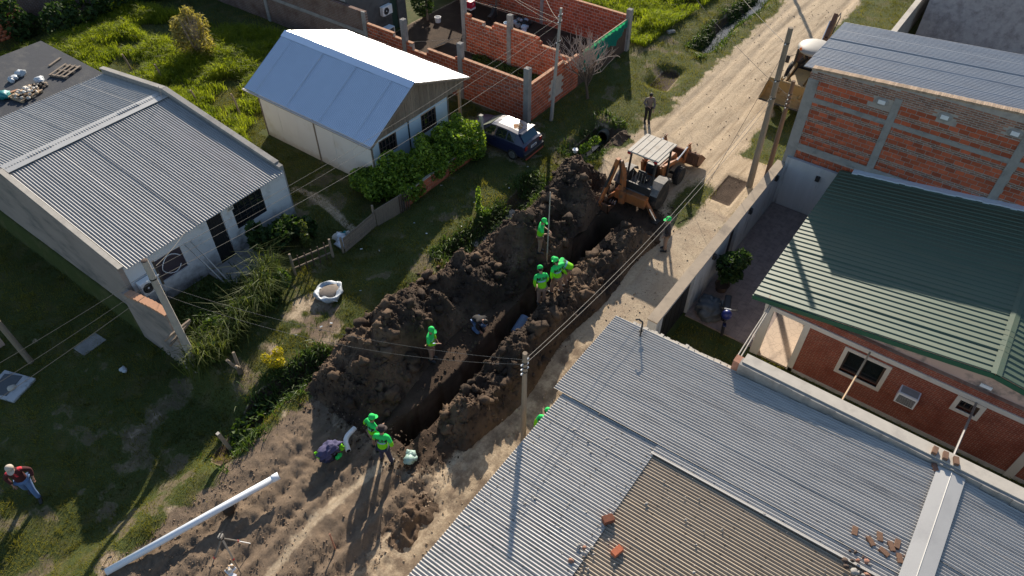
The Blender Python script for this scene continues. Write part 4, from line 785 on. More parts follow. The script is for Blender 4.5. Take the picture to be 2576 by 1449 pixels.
mb = MB(); mb.beam((18.5, -3.59, 3.785), (27.5, -3.59, 3.785), .14, .012, up=(0, .145, 1)); mb.beam((18.5, -3.73, 3.785), (27.5, -3.73, 3.785), .14, .012, up=(0, -.145, 1)); mb.build('ridge_cap', MAT['green_roof'], F_, w=True)
mb = MB(); mb.beam((18.53, 3.48, 2.62), (18.53, -3.65, 3.66), .04, .17); mb.beam((18.53, -3.65, 3.66), (18.53, -10.8, 2.62), .04, .17); mb.build('fascia', MAT['green_trim'], F_, w=True)
mb = MB(); ys = np.linspace(3.0, -10, 60)
for y0, y1 in zip(ys, ys[1:]):
    w0 = .28 + .12 * random.random(); mb.beam((27.5, y0, zr(y0) + .10), (27.5, y1, zr(y1) + .10), w0, .06)
mb.build('roof_sealant', M('white_sealant', (.62, .68, .74), .6, 0, .1, 5, .3, 25), F_, w=True, smooth=False)
# ---------------------------------------------------------------- foreground house with corrugated roof
G = thing('house', 'foreground house with broad grey and tan corrugated metal roof', 'house', (6, 0, 0)); zg = lambda t: 2.46 + (6.6 - t) * .052
mb = MB(); mb.mm((-6, -12, -.2), (15.05, 6.25, 2.28)); mb.build('rendered_walls', MAT['concrete_l'], G, w=True)
sheets(G, (11.35, 6.82, zg(6.82) + .05), (1, 0, 0), 3.75, (0, -10.3, zg(-3.48) - zg(6.82)), MAT['galv'], .095, .0205, 1.02); sheets(G, (-3.0, 6.5, zg(6.5) - .02), (1, 0, 0), 14.4, (0, -3.3, zg(3.2) - zg(6.5)), MAT['galv'], .095, .0205, 1.03)
sheets(G, (11.05, 3.28, zg(3.28) + .03), (1, 0, 0), .8, (0, -6.76, zg(-3.48) - zg(3.28)), MAT['galv'], .095, .0205, .8)
sheets(G, (-3.0, 3.34, zg(3.34) - .055), (1, 0, 0), 14.1, (0, -6.8, zg(-3.48) - zg(3.34)), MAT['galv_tan'], .095, .0205, 1.03)
sheets(G, (-3.0, -12, zg(-3.55) - .45), (1, 0, 0), 18.05, (0, 8.25, .45), MAT['galv'], .095, .0205, 1.02)
scr = MB()
for yy in np.arange(6.2, -3.4, -.95):
    for xx in np.arange(4.0, 15.0, .285): scr.box((xx, yy, zg(yy) + (.022 if (yy > 3.3 or xx > 11) else -.03)), (.03, .03, .02))
o = scr.build('roof_screws', MAT['steel_d'], G, w=True); o['kind'] = 'stuff'
mb = MB(); mb.beam((7, -3.36, zg(-3.5) + .11), (15.0, -3.36, zg(-3.5) + .11), .34, .012, up=(0, .06, 1)); mb.beam((7, -3.72, zg(-3.5) + .105), (15.0, -3.72, zg(-3.5) + .105), .34, .012, up=(0, -.08, 1)); mb.build('ridge_flashing', MAT['flash'], G, w=True); MB().tube([(7, -3.54, zg(-3.5) + .12), (15, -3.54, zg(-3.5) + .12)], .018, 6).build('ridge_fold', MAT['flash'], G, w=True)
MB().beam((11.02, 3.3, zg(3.3) + .04), (11.02, -3.1, zg(-3.1) + .04),   .05, .012).build('lap_flashing', MAT['galv'], G, w=True)
mb = MB(); ys = np.linspace(2.55, -12, 80); 
for y0, y1 in zip(ys, ys[1:]): mb.mm((15.02 + random.uniform(-.015, .015), y1, 2.2), (15.32, y0, 3.16))
mb.build('parapet', MAT['concrete'], G, w=True); MB().mm((15.12, -12, 3.16), (15.52, 2.5, 3.2)).build('coping', MAT['concrete_l'], G, w=True)
mb = MB(); ys = np.linspace(6.2, 2.57, 34)
for y0, y1 in zip(ys, ys[1:]): mb.mm((15.05, y1, 2.2), (15.22 + random.uniform(-.03, .03), y0, zg(y0) + random.uniform(.0, .06)))
mb.build('rough_wall_edge', MAT['concrete_l'], G, w=True)
MB().mm((15.05, 2.5, 2.4), (15.35, 2.75, 3.15)).build('corner_brick_pier', MAT['brick_b'], G, w=True)
for i, nm in enumerate(('right', 'left')):
    mb = MB(); mb.tube([(15.25, 2.62 + .1 * i, 3.12), (16.8, 2.72 + .08 * i, 2.78), (18.58, 2.80 + .06 * i, 2.5)], .022, 6)
    tag(mb.build('service_conduit', MAT['pole_c']), nm + 'hand pale conduit of the pair sloping from the foreground roof to the porch column', 'conduit', 'conduits to the porch')
MB().tube([(15.6, -.4, 2.6), (18.57, -.52, 2.47)], .03, 6).build('pipe', MAT['wood_l'], thing('service_pipe', 'thin pipe leaning across the gap to the larger cream framed window', 'pipe', (15.6, -.4, 2.6)), w=True)
MB().tube([(15.5, -3.45, 3.1), (18.57, -3.72, 2.36)], .035, 6).build('pipe', MAT['steel'], thing('service_pipe', 'grey pipe leaning across the gap to the small barred window', 'pipe', (15.5, -3.45, 2.9)), w=True)
def loose_brick(x, y, z, rz, label, mat=None, d=(.24, .12, .09), grp=None):
    o = MB().box((0, 0, d[2] / 2), d).build('loose_brick', mat or MAT['brick_b'], bevel=.006); o.location = (x, y, z); o.rotation_euler = (0, 0, rz); return tag(o, label, 'brick', grp)
loose_brick(8.55, 3.22, zg(3.2), R(-35), 'dark red hollow brick on the seam between grey and tan roofing', M('old_brick', (.16, .055, .03), .95, 0, .3, 8), (.3, .2, .16)); loose_brick(7.95, 2.6, zg(2.6) - .04, R(-15), 'orange brick resting on the tan roofing near the bottom edge', MAT['brick_o'], (.3, .17, .14))
OLD = M('weathered_brick', (.17, .095, .06), .95, 0, .3, 8, .3, 40)
ORD = ['first', 'second', 'third', 'fourth', 'fifth', 'sixth', 'seventh', 'eighth']
for i, (x, y, a) in enumerate(((11.85, -2.0, 10), (11.8, -2.4, 50), (12.05, -2.55, 20), (11.7, -2.75, 70), (11.95, -2.85, 35), (12.1, -2.95, 5), (11.75, -3.1, 25), (11.85, -3.3, 60))): loose_brick(x, y, zg(y) + .02, R(a), ORD[i] + ' brown brick from the left in the loose row beside the ridge flashing', OLD, (.25, .13, .09), 'bricks lying beside the ridge flashing')
loose_brick(14.9, -3.15, zg(-3) + .05, R(30), 'brown brick standing on the grey roof where the ridge meets the parapet')
for i in range(3): loose_brick(15.28, -2.98 - .27 * i, 3.2, R(8 * i), ORD[i] + ' brown brick from the left on the pale parapet coping', OLD, (.25, .13, .1), 'bricks on the parapet coping')
s = RNG.uniform(4, 15, 260); t = RNG.uniform(-3.2, 6.3, 260); r = .012 + .035 * RNG.random(260) ** 3; clods('roof_grit', np.stack([s, t, 2.46 + (6.6 - t) * .052 + .015], -1), r, MAT['concrete'], 'small stones and grit scattered on the foreground roof', cat='gravel')
tag(MB().tube([(11.6 + .25 * math.sin(i * .7), 5.6 - .5 * i, zg(5.6 - .5 * i) + .03) for i in range(16)], .012, 5).build('roof_cable', MAT['cable_d']), 'thin dark cable trailing across the foreground roof', 'cable')
# top right walled yard
H_ = thing('yard_wall', 'rough grey wall of the shaded yard beyond the brick building', 'wall', (48, 5.6, 0)); MB().mm((41.5, 5.45, -.2), (58, 5.65, 2.1)).build('rendered_wall', MAT['concrete'], H_, w=True); MB().mm((41.5, 5.4, 2.1), (58, 5.7, 2.16)).build('coping', MAT['concrete_l'], H_, w=True)
H2 = thing('house', 'mottled blue grey rendered house wall in the far right corner', 'house', (52, 0, 0)); MB().mm((48.6, -14, -.2), (58, 5.0, 4.2)).build('rendered_wall', M('mottled_grey_render', (.34, .35, .38), .95, 0, .25, 4, .3, 30, (.2, .2, .22), 2.5, .45, .7), H2, w=True)
tag(MB().mm((32.8, -14, -.1), (48.6, 5.4, .03)).build('yard_floor', M('bare_dark_earth', (.10, .075, .055), .95, 0, .3, 3, .4, 25)), 'bare dark earth of the shaded yard', kind='structure')
H3 = brick_run('brick_wall', 'stub of orange brick wall at the right edge of the shaded yard', 'S', 44, -3.5, -1.2, steps([(-2.2, 1.2), (0, .8)]), -1, MAT['brick_o'])
# ---------------------------------------------------------------- plants
def leaf_cloud(name, P, size, mat, parent=None, tint=None, up=.35, asp=1.7):
    n = len(P); a = RNG.normal(size=(n, 3)); a[:, 2] *= .7; a /= np.linalg.norm(a, axis=1)[:, None]; b = RNG.normal(size=(n, 3)); b -= (b * a).sum(1)[:, None] * a; b /= np.linalg.norm(b, axis=1)[:, None]
    sz_ = size * RNG.uniform(.6, 1.3, n)[:, None]; V = np.stack([P - a * sz_ * asp / 2, P + b * sz_ * .5 - a * sz_ * .1, P + a * sz_ * asp / 2, P - b * sz_ * .5 - a * sz_ * .1], 1).reshape(-1, 3)
    if tint is None: tint = RNG.random(n)
    if parent: V = V - np.array(wloc(parent))
    return big_mesh(name, V, np.arange(4 * n).reshape(n, 4), mat, {'tint': ('POINT', 'FLOAT', np.repeat(tint, 4))}, parent=parent)
def blob_pts(c, r, n, shell=.55):
    d = RNG.normal(size=(n, 3)); d /= np.linalg.norm(d, axis=1)[:, None]; k = (shell + (1 - shell) * RNG.random(n) ** .5)[:, None]; return np.array(c) + d * k * np.array(r)
def plant(name, label, cat, c, blobs, size, mat, stems=5, group=None, dens=220, bark=None, asp=1.7):
    if c[2] == 0: c = (c[0], c[1], gz(c[0], c[1]))
    t = thing(name, label, cat, c, 0, group); P = []
    for bx, by, bz, rx, ry, rz_ in blobs:
        P.append(blob_pts((c[0] + bx, c[1] + by, c[2] + bz), (rx, ry, rz_), int(dens * (rx * ry + ry * rz_ + rx * rz_) * 4)))
    P = np.concatenate(P); P = P[P[:, 2] > c[2] + .02]; leaf_cloud('foliage', P, size, mat, t, asp=asp); mb = MB()
    for i in range(stems):
        b = random.choice(blobs); mb.tube([(random.uniform(-.06, .06), random.uniform(-.06, .06), -.05), (b[0] * .5, b[1] * .5, b[2] * .55), (b[0] + random.uniform(-.1, .1), b[1] + random.uniform(-.1, .1), b[2])], [.022, .016, .008], 5)
    mb.build('stems', bark or MAT['bark'], t); return t
# hedge in front of the timber gable
hb = []
for i in range(17):
    f = i / 16; x = 17.4 + 5.0 * f; y = 19.7 - .75 * f + .2 * math.sin(i * 1.9); hb.append((x - 20, y - 19.6, .85 + .25 * math.sin(i * 2.3), .5 + .15 * math.sin(i), .7 + .25 * math.cos(i * 1.7), .95 + .35 * math.sin(i * 1.3)))
for i in range(15): hb.append((-2.6 + .32 * i + random.uniform(-.1, .1), -.85 + random.uniform(-.15, .2), .45 + random.uniform(-.1, .35), .32, .3, .42)) if i not in (4, 5, 11) else None
for i in range(26): hb.append((random.uniform(-2.5, 2.4), random.uniform(-.8, .4), random.uniform(.9, 1.9), random.uniform(.12, .3), random.uniform(.12, .3), random.uniform(.15, .4)))
for i in range(8): hb.append((-2.9 + random.uniform(-.4, .5), .9 + .18 * i - .6, .7, .5, .45, .6))
for i in range(9): hb.append((random.uniform(-2.4, 2.2), random.uniform(-.9, .2), 1.6 + random.uniform(0, .4), .35, .3, .35))
plant('hedge', 'tall leafy green hedge in front of the timber gabled house', 'hedge', (20, 19.6, 0), hb, .105, MAT['leaf'], 16, dens=165, asp=1.5)
def reedbed(name, label, cat, pts, n, h, spread, mat, wd=.035, lean=.7, tintlo=0.):
    c = np.mean(pts, 0); t = thing(name, label, cat, (c[0], c[1], 0)); k = RNG.integers(0, len(pts) - 1, n); f = RNG.random(n); P = np.array(pts); s = P[k, 0] * (1 - f) + P[k + 1, 0] * f + RNG.normal(0, spread, n); y = P[k, 1] * (1 - f) + P[k + 1, 1] * f + RNG.normal(0, spread, n)
    hh = h * (.35 + .75 * fbm(s, y, 1.1, 2, 7)) * RNG.uniform(.5, 1.15, n); o = blades('reeds', s - c[0], y - c[1], base_z(s, y) + RNG.random(n) * hh * .35, hh, wd, lean, mat, None, np.clip(.75 * RNG.random(n) + tintlo, 0, 1), seg=2, droop=.9, kind=None, parent=t)
    leaf_cloud('leaves', np.stack([s[::3], y[::3], base_z(s[::3], y[::3]) + hh[::3] * RNG.random(len(s[::3]))], -1), .09, MAT['weed'], t); return t
reedbed('reed_hedge', 'ragged reedy hedge along the front yard of the stained white house', 'hedge', [(6.5, 18.9), (7.6, 18.6), (9.0, 18.9), (10.2, 19.3), (10.9, 20.2)], 1500, 1.9, .2, MAT['reed'], .028, .9)
plant('vine_hedge', 'low tangled leafy vines between the reeds and the yard', 'vines', (8.6, 19.0, 0), [(-1.6 + .45 * i, .1 * math.sin(i * 2) - .02 * i + .08 * max(0, i - 5), .45 + .25 * math.sin(i * 1.7), .38, .35, .5 + .15 * math.cos(i * 2.1)) for i in range(9)], .11, MAT['weed'], 8, dens=150)
reedbed('reed_clump', 'pale reed clump around the foot of the leaning utility pole', 'reeds', [(6.2, 18.8), (6.8, 18.5), (7.0, 18.3)], 900, 1.6, .25, MAT['reed'], tintlo=.25)
reedbed('yard_weeds', 'dark weeds filling the yard below the white front wall', 'weeds', [(6.8, 20.3), (8.2, 20.6), (9.4, 20.4)], 2600, .7, .5, MAT['weed'])
plant('shrub', 'dark broad leaved shrub beside the front door of the white house', 'shrub', (12.1, 21.2, 0), [(0, 0, .6, .8, .6, .6), (.8, .2, .5, .6, .6, .55), (-.6, .3, .9, .4, .4, .8), (1.3, -.3, .4, .5, .5, .45)], .17, MAT['leaf_d'], 6, dens=90)
plant('shrub', 'yellowish leafy plant catching light at the edge of the dark shrub', 'shrub', (12.9, 20.3, 0), [(0, 0, .4, .22, .22, .35), (.2, .25, .8, .16, .16, .4)], .09, MAT['reed'], 3, dens=300)
plant('flower_bush', 'small yellow flowering bush beside the dug street', 'bush', (7.9, 16.4, 0), [(0, 0, .25, .35, .3, .22), (.28, .1, .4, .2, .2, .2), (-.2, .2, .45, .16, .18, .2), (.05, -.25, .3, .2, .16, .2)], .05, MAT['yellowfl'], 5, dens=420)
plant('vine', 'vine covered stake standing in the shaded verge by the ditch', 'vine', (19.0, 15.9, 0), [(0, 0, .3, .13, .13, .35), (.02, 0, .95, .1, .1, .5), (.1, -.25, .12, .3, .3, .14)], .085, MAT['leaf'], 4, dens=420)
plant('weed_clump', 'dark weedy bush at the lower ditch below the pruned stump', 'weeds', (5.9, 15.5, 0), [(0, 0, .2, .8, .5, .35), (.8, .3, .2, .6, .45, .3), (-.6, -.2, .1, .5, .4, .3)], .11, MAT['weed'], 5, dens=130)
plant('weed_clump', 'pale leaved weeds at the mouth of the ditch beside the loader', 'weeds', (26.0, 14.75, -.1), [(0, 0, .2, .5, .25, .2), (.9, 0, .15, .4, .25, .2)], .09, MAT['leaf'], 4, dens=220)
# big dry bush and dark scrub on the overgrown plot
t_ = thing('dry_bush', 'tall golden dry bush rising from the lush grass', 'bush', (20.6, 38, 0)); n_ = 1500; P = np.concatenate([blob_pts((20.6 + bx, 38 + by, bz), (br, br, br * 1.3), 420, .1) for bx, by, bz, br in ((0, 0, .9, .9), (.7, .4, 1.6, .6), (-.6, .3, 1.3, .6), (.1, -.5, .7, .7), (.5, .9, 2.1, .45), (-.3, .8, 1.8, .5))]); leaf_cloud('foliage', P, .075, MAT['drybush'], t_, asp=4.); mb = MB()
for i in range(70):
    a = random.random() * 6.283; q = random.random(); mb.tube([(0, 0, 0), (.5 * q * math.cos(a), .5 * q * math.sin(a), 1.0), (1.0 * q * math.cos(a), 1.0 * q * math.sin(a), random.uniform(1.6, 2.7))], [.014, .01, .004], 4)
mb.build('stems', MAT['dry'], t_)
plant('scrub', 'dark scrub growing against the shaded back wall', 'bush', (17.6, 47.4, 0), [(0, 0, .9, 1.2, .9, 1.0), (1.8, 0, 1.1, 1.4, .9, 1.2), (3.6, .2, .9, 1.2, .9, 1.0)], .2, MAT['leaf_d'], 6, dens=40); plant('scrub', 'dark shrub in the corner of the orange brick house', 'bush', (15.6, 48.6, 0), [(0, 0, 1.2, .8, .6, 1.4), (.6, .3, .6, .8, .6, .7)], .2, MAT['leaf_d'], 5, dens=50); plant('scrub', 'wide dark shrub at the top of the overgrown plot', 'bush', (23.2, 47.6, 0), [(0, 0, .8, 1.4, .9, .9), (1.4, -.4, .6, 1, .8, .7)], .18, MAT['leaf_d'], 5, dens=45)
plant('yard_tree', 'shaded leafy bush inside the unfinished enclosure', 'bush', (32.4, 31, 0), [(0, 0, 1.3, .8, .7, 1.2), (.5, .6, 1.8, .7, .7, .9)], .14, MAT['leaf_d'], 6, dens=90)
plant('weed_clump', 'low dark weeds along the foot of the jagged inner brick wall', 'weeds', (30.1, 22, 0), [(0, k, .12, .35, .8, .2) for k in (-2.4, -1.2, 0, 1.2, 2.4)], .1, MAT['weed'], 4, dens=150)
# bare tree
def bare_tree(label, c, seed):
    rnd = random.Random(seed); t = thing('bare_tree', label, 'tree', c); tr = MB(); cr = MB()
    def grow(p, d, L, r, dep):
        q = p + d * L; m_ = (p + q) / 2 + Vector((rnd.uniform(-1, 1), rnd.uniform(-1, 1), 0)) * L * .07
        (tr if dep < 2 else cr).tube([p, m_, q], [r, r * .85, r * .62], 6 if dep < 2 else 4, False)
        if dep >= 4: return
        for i in range((5, 3, 3, 2)[dep]):
            v = Vector((rnd.uniform(-1, 1), rnd.uniform(-1, 1), rnd.uniform(-.15, .8))); nd = (d * .75 + v * (.85 if dep else .8)).normalized(); nd = (nd + Vector((0, 0, .1))).normalized()
            grow(q if i < 2 else p + (q - p) * rnd.uniform(.5, 1), nd, L * rnd.uniform(.62, .9), max(r * .6, .010), dep + 1)
    for k in range(3): grow(Vector((rnd.uniform(-.08, .08), rnd.uniform(-.08, .08), -.05)), Vector((rnd.uniform(-.25, .25), rnd.uniform(-.25, .25), 1)).normalized(), 1.3, .085 - .015 * k, 0)
    tr.build('trunk', MAT['bark'], t); cr.build('crown', MAT['dry'], t)
bare_tree('leafless many branched tree in front of the green mesh fence', (30.2, 17.2, 0), 5)
# pruned stump
st_ = thing('stump', 'pruned forked tree stump beside the ditch in the lower left', 'stump', (6.9, 17.1, gz(6.9, 17.1))); MB().tube([(0, 0, -.1), (0, 0, .35)], [.12, .10], 8).build('trunk', MAT['bark'], st_)
for dx, dy, h in ((-.25, .05, .95), (.1, .15, .95), (-.18, -.25, .7)): MB().tube([(0, 0, .3), (dx * .6, dy * .6, .6), (dx, dy, h)], [.07, .06, .05], 7).build('limb', MAT['pole'], st_)
# potted tree in the patio
pt_ = plant('potted_tree', 'dark bushy tree in a round pot inside the patio', 'potted tree', (21.0, 5.15, .07), [(0, 0, 1.25, .55, .45, .5), (.45, -.25, 1.35, .4, .4, .4), (-.3, -.1, 1.0, .35, .3, .3), (.1, -.3, .85, .4, .3, .3)], .12, MAT['leaf_d'], 5, dens=150); MB().lathe([(.2, 0), (.27, .3), (.3, .33), (.26, .33), (.24, .27)], (-.15, 0, 0), 18).build('pot', MAT['wood_d'], pt_)
# ---------------------------------------------------------------- poles and cables
def pole(label, x, y, h, r0, r1, mat, lean=(0, 0), band=(), name='utility_pole'):
    t = thing(name, label, 'pole', (x, y, gz(x, y))); MB().tube([(lean[0] * f * h, lean[1] * f * h, -.3 + (h + .3) * f) for f in (0, .25, .5, .75, 1)], [r0 + (r1 - r0) * f for f in (0, .25, .5, .75, 1)], 12).build('shaft', mat, t, smooth=False)
    for z in band:
        f = z / h; MB().lathe([((r0 + (r1 - r0) * f) + .012, z - .025), ((r0 + (r1 - r0) * f) + .012, z + .025)], (lean[0] * z, lean[1] * z, 0), 12).build('band', MAT['steel_d'], t)
        for k in (-1, 1): MB().tube([(lean[0] * z + k * (r1 + .02), lean[1] * z, z), (lean[0] * z + k * (r1 + .11), lean[1] * z, z + .01)], [.018, .028], 6).build('insulator', MAT['white_pl'], t)
    return t
pole('tall straight weathered utility pole beside the patio wall', 28.0, 7.0, 7.62, .15, .10, MAT['pole'], (-.012, .02), (7.0, 5.4, 4.6))
p2_ = pole('shorter dark utility pole standing behind the tall one', 29.0, 6.6, 5.0, .12, .08, MAT['pole_d'], (.0, .02), (4.4, 4.2, 4.0, 3.8))
for k in range(4): MB().ball((.1 - .05 * (k % 2), .1, 3.75 + .22 * k), .045).build('insulator', MAT['white_pl'], p2_)
p3_ = pole('leaning pale utility pole in front of the white house', 6.2, 18.75, 5.25, .15, .10, MAT['pole_c'], (.0, .0), (4.5,))
for z, a in ((1.75, 20), (1.95, 5)): MB().box((0, .12, z), (1.1, .07, .09), R(a)).build('cross_arm', MAT['wood'], p3_)
MB().tube([(.25, .1, 4.0), (.25, .1, 5.0)], .04, 8).build('service_mast', MAT['steel_d'], p3_); MB().ball((0, .0, 5.27), (.11, .11, .03)).build('pole_top', MAT['wood_d'], p3_)
pole('slim leaning utility pole in front of the unfinished brick enclosure', 27.2, 17.6, 5.95, .10, .065, MAT['pole_c'], (.02, -.035), (5.6, 5.3, 4.3))
pole('pale utility pole rising at the edge of the foreground roof', 10.45, 7.28, 4.7, .095, .07, MAT['pole'], (0, 0), (4.3, 4.1, 3.9))
pole('plain post leaning at the far left of the dark lawn', 2.85, 24.65, 4.2, .11, .09, MAT['pole'], (-.03, .05))
def cable(label, a, b, sag, r=.0065, mat='cable', n=16):
    a, b = Vector(a), Vector(b); mb = MB(); mb.tube([a.lerp(b, i / n) + Vector((0, 0, -4 * sag * (i / n) * (1 - i / n))) for i in range(n + 1)], r, 5, False); return tag(mb.build('overhead_cable', MAT[mat]), label, 'cable', 'overhead cables')
PT = Vector((6.2, 18.75, 4.9)); PC = Vector((27.35, 17.4, 5.4)); PA = Vector((27.95, 7.1, 6.9)); PG = Vector((10.45, 7.28, 4.2))
cable('upper pale cable running from the leaning pole to the slim pole', PT, PC + Vector((0, 0, .2)), .35); cable('lower pale cable running from the leaning pole to the slim pole', PT + Vector((0, 0, -.3)), PC + Vector((0, 0, -.1)), .4); cable('thin lowest cable between the leaning pole and the slim pole', PT + Vector((0, -.1, -.6)), PC + Vector((0, -.1, -.9)), .45, .008)
cable('upper cable leaving the leaning pole towards the bottom left', PT + Vector((0, 0, -.3)), (-10, 19.6, 5.0), .3); cable('lower cable leaving the leaning pole towards the bottom left', PT + Vector((0, 0, -.7)), (-10, 19.2, 4.5), .35); cable('third faint cable crossing the dark lawn from the leaning pole', PT + Vector((0, 0, -1.0)), (-10, 18.9, 4.0), .4, .008)
cable('cable from the leaning pole over the yard to the foreground pole', PT + Vector((0, 0, -.8)), PG + Vector((0, 0, .2)), .6, .006); cable('second sagging cable from the leaning pole to the foreground pole', PT + Vector((0, 0, -1.3)), PG, .8, .006)
cable('upper thick cable from the foreground pole past the patio wall', PG + Vector((0, 0, .2)), PA + Vector((0, 0, -2.1)), .7, .009); cable('lower thick cable from the foreground pole past the patio wall', PG, PA + Vector((0, 0, -2.5)), .75, .009)
cable('cable crossing the sandy road from the dark pole', (29.0, 6.7, 4.3), (40, 19, 4.9), .5, .009, 'cable_d'); cable('second cable crossing the sandy road from the tall pole', PA, (44, 20, 6), .5, .009, 'cable_d'); cable('guy cable rising from the verge to the tall pole', (24.8, 8.3, .1), PA + Vector((0, 0, -.1)), .05, .008, 'cable_d')
for i, (q, lab) in enumerate((((34.5, 28, 3.0), 'carport'), ((36.2, 24.5, 2.3), 'far brick wall'), ((31.2, 33, 3.2), 'dark rendered house'), ((36.2, 30, 2.4), 'top of the far brick wall'), ((26.2, 18.5, 3.0), 'corner column'))): cable('service cable sagging from the slim pole to the ' + lab, PC + Vector((0, 0, -.1 * i)), q, .3, .010)
cable('pale wire strung between two brick columns of the enclosure', (26.2, 26.7, 2.1), (30.5, 22.8, 2.4), .25, .010); cable('pinkish wire from the metal roof to the corner column', (23.9, 20.9, 2.55), (26.1, 18.6, 2.35), .22, .010); cable('second wire from the metal roof to the corner column', (23.9, 20.9, 2.4), (26.1, 18.6, 2.3), .35, .010)
cable('thin cable from the leaning pole to the eave of the white house', PT + Vector((0, 0, -.3)), (9.2, 22.2, 2.5), .1, .008)
# ---------------------------------------------------------------- fences, posts
fz = thing('scrap_fence', 'low scrap board fence with rubbish dumped behind it', 'fence', (14, 18.9, 0))
for (x, y, h) in ((11.45, 19.4, 1.15), (13.1, 18.95, 1.0), (13.55, 18.8, .85), (15.6, 18.95, 1.15)): MB().tube([(x, y, -.1), (x, y, h)], [.06, .05], 7).build('post', MAT['pole'], fz, w=True)
for i in range(6): MB().beam((13.6, 18.72, .1 + .13 * i), (15.6, 18.88, .12 + .13 * i), .025, .115).build('board', MAT['wood'], fz, w=True)
MB().beam((15.62, 18.86, .45), (17.1, 18.66, .5), .03, .95).build('panel', MAT['wood'], fz, w=True); MB().beam((11.5, 19.4, .75), (13.1, 18.95, .7), .04, .06).build('rail', MAT['wood'], fz, w=True); MB().beam((11.5, 19.4, .35), (13.1, 18.95, .3), .04, .06).build('rail', MAT['wood'], fz, w=True)
for i in range(5): MB().beam((11.7 + .28 * i, 19.33 - .08 * i, 0), (11.7 + .28 * i + .03, 19.33 - .08 * i, .85 + .1 * random.random()), .05, .03).build('picket', MAT['wood_d'], fz, w=True)
for i in range(5): MB().beam((16.9 + .12 * i, 18.64 - .02 * i, 0), (16.9 + .12 * i, 18.64 - .02 * i, .95), .06, .025).build('slat', MAT['wood_d'], fz, w=True)
lumps('rubbish_heap', 'white and teal rubbish bags heaped behind the scrap fence', 'rubbish', (14.2, 19.35, .0), .55, 16, [MAT['bag'], MAT['bag'], MAT['white_pl'], MAT['bag_t'], MAT['concrete_l']], (.08, .22))
for (x, y, h, lab) in ((17.3, 40.0, 1.0, 'grey wooden fence post farthest back in the overgrown plot'), (17.6, 37.3, 1.1, 'leaning grey fence post behind the flat roof'), (17.2, 33.6, .95, 'dark wooden fence post standing in the tall grass'), (17.9, 31.0, 1.3, 'thin pale forked stake leaning in the tall grass')):
    t_ = thing('fence_post', lab, 'post', (x, y, 0)); MB().tube([(0, 0, -.1), (-.05, .05, h * .6), (-.12, .08, h)], [.055, .05, .045], 7).build('shaft', MAT['pole'], t_); MB().tube([(-.12, .08, h - .02), (-.12, .08, h + .01)], .04, 7).build('cut_end', MAT['wood_l'], t_)
t_ = thing('marker_post', 'square weathered post leaning beside the muddy street end', 'post', (4.72, 14.95, 0)); MB().beam((0, 0, -.1), (-.08, .12, .75), .13, .11).build('shaft', MAT['pole'], t_); MB().beam((-.08, .12, .75), (-.082, .123, .77), .12, .10).build('top', MAT['concrete_l'], t_)
t_ = thing('stake', 'thin rusty stake standing in the loose soil clump', 'stake', (4.4, 9.7, 0)); MB().tube([(0, 0, -.1), (.02, .03, .75)], [.03, .022], 6).build('shaft', MAT['brick_b'], t_); MB().box((.02, .03, .74), (.05, .04, .04)).build('head', MAT['brick_b'], t_)
# concrete slabs on the lawn
o = MB().box((4.65, 23.67, -.90), (.95, .68, .08), R(4)).build('paving_slab', MAT['concrete'], bevel=.01); tag(o, 'dark concrete slab lying in the left lawn', 'slab')
t_ = thing('covered_pit', 'pale concrete slab with tarpaulin at the left edge of the lawn', 'slab', (1.78, 24.15, -.93)); MB().box((0, 0, .06), (1.1, 1.4, .12), R(20)).build('slab', MAT['patio_wall'], t_, bevel=.02); MB().box((-.05, .1, .13), (.9, .7, .03), R(28)).build('tarpaulin', MAT['tarp'], t_); big_mesh('stone', IV * [.16, .13, .09] * (1 + .3 * (RNG.random((len(IV), 1)) - .5)) + [.0, -.25, .16], IF, MAT['concrete_l'], parent=t_)
t_ = thing('boundary_wall', 'stub of pale rendered wall at the far left edge', 'wall', (2.4, 26.5, 0)); MB().mm((1.0, 26.3, -1), (2.7, 26.5, .15)).build('rendered_wall', MAT['pink'], t_, w=True); MB().mm((.98, 26.28, .15), (2.72, 26.52, .21)).build('coping', MAT['concrete_l'], t_, w=True)
lumps('torn_bag', 'small pale torn bag lying alone on the dark left lawn', 'bag', (4.7, 21.4, -.9), .1, 3, [MAT['bag']], (.07, .13))
s, t = scatter(20, (2, 24, 14.5, 19), lambda s, t: 1. + 0 * s)
for a, b in zip(s, t):
    if heap_z(np.array([a]), np.array([b]))[0] < 0: MB().box((a, b, gz(a, b) + .05), (random.uniform(.05, .12), random.uniform(.03, .07), .015), random.random() * 6, random.uniform(-.3, .3)).build('litter_scrap', random.choice([MAT['bag'], MAT['white_pl'], MAT['concrete_l']])); tag(list(COL.objects)[-1], 'small scrap of pale litter lying in the grass of the verge', 'litter', 'litter scraps on the verge')
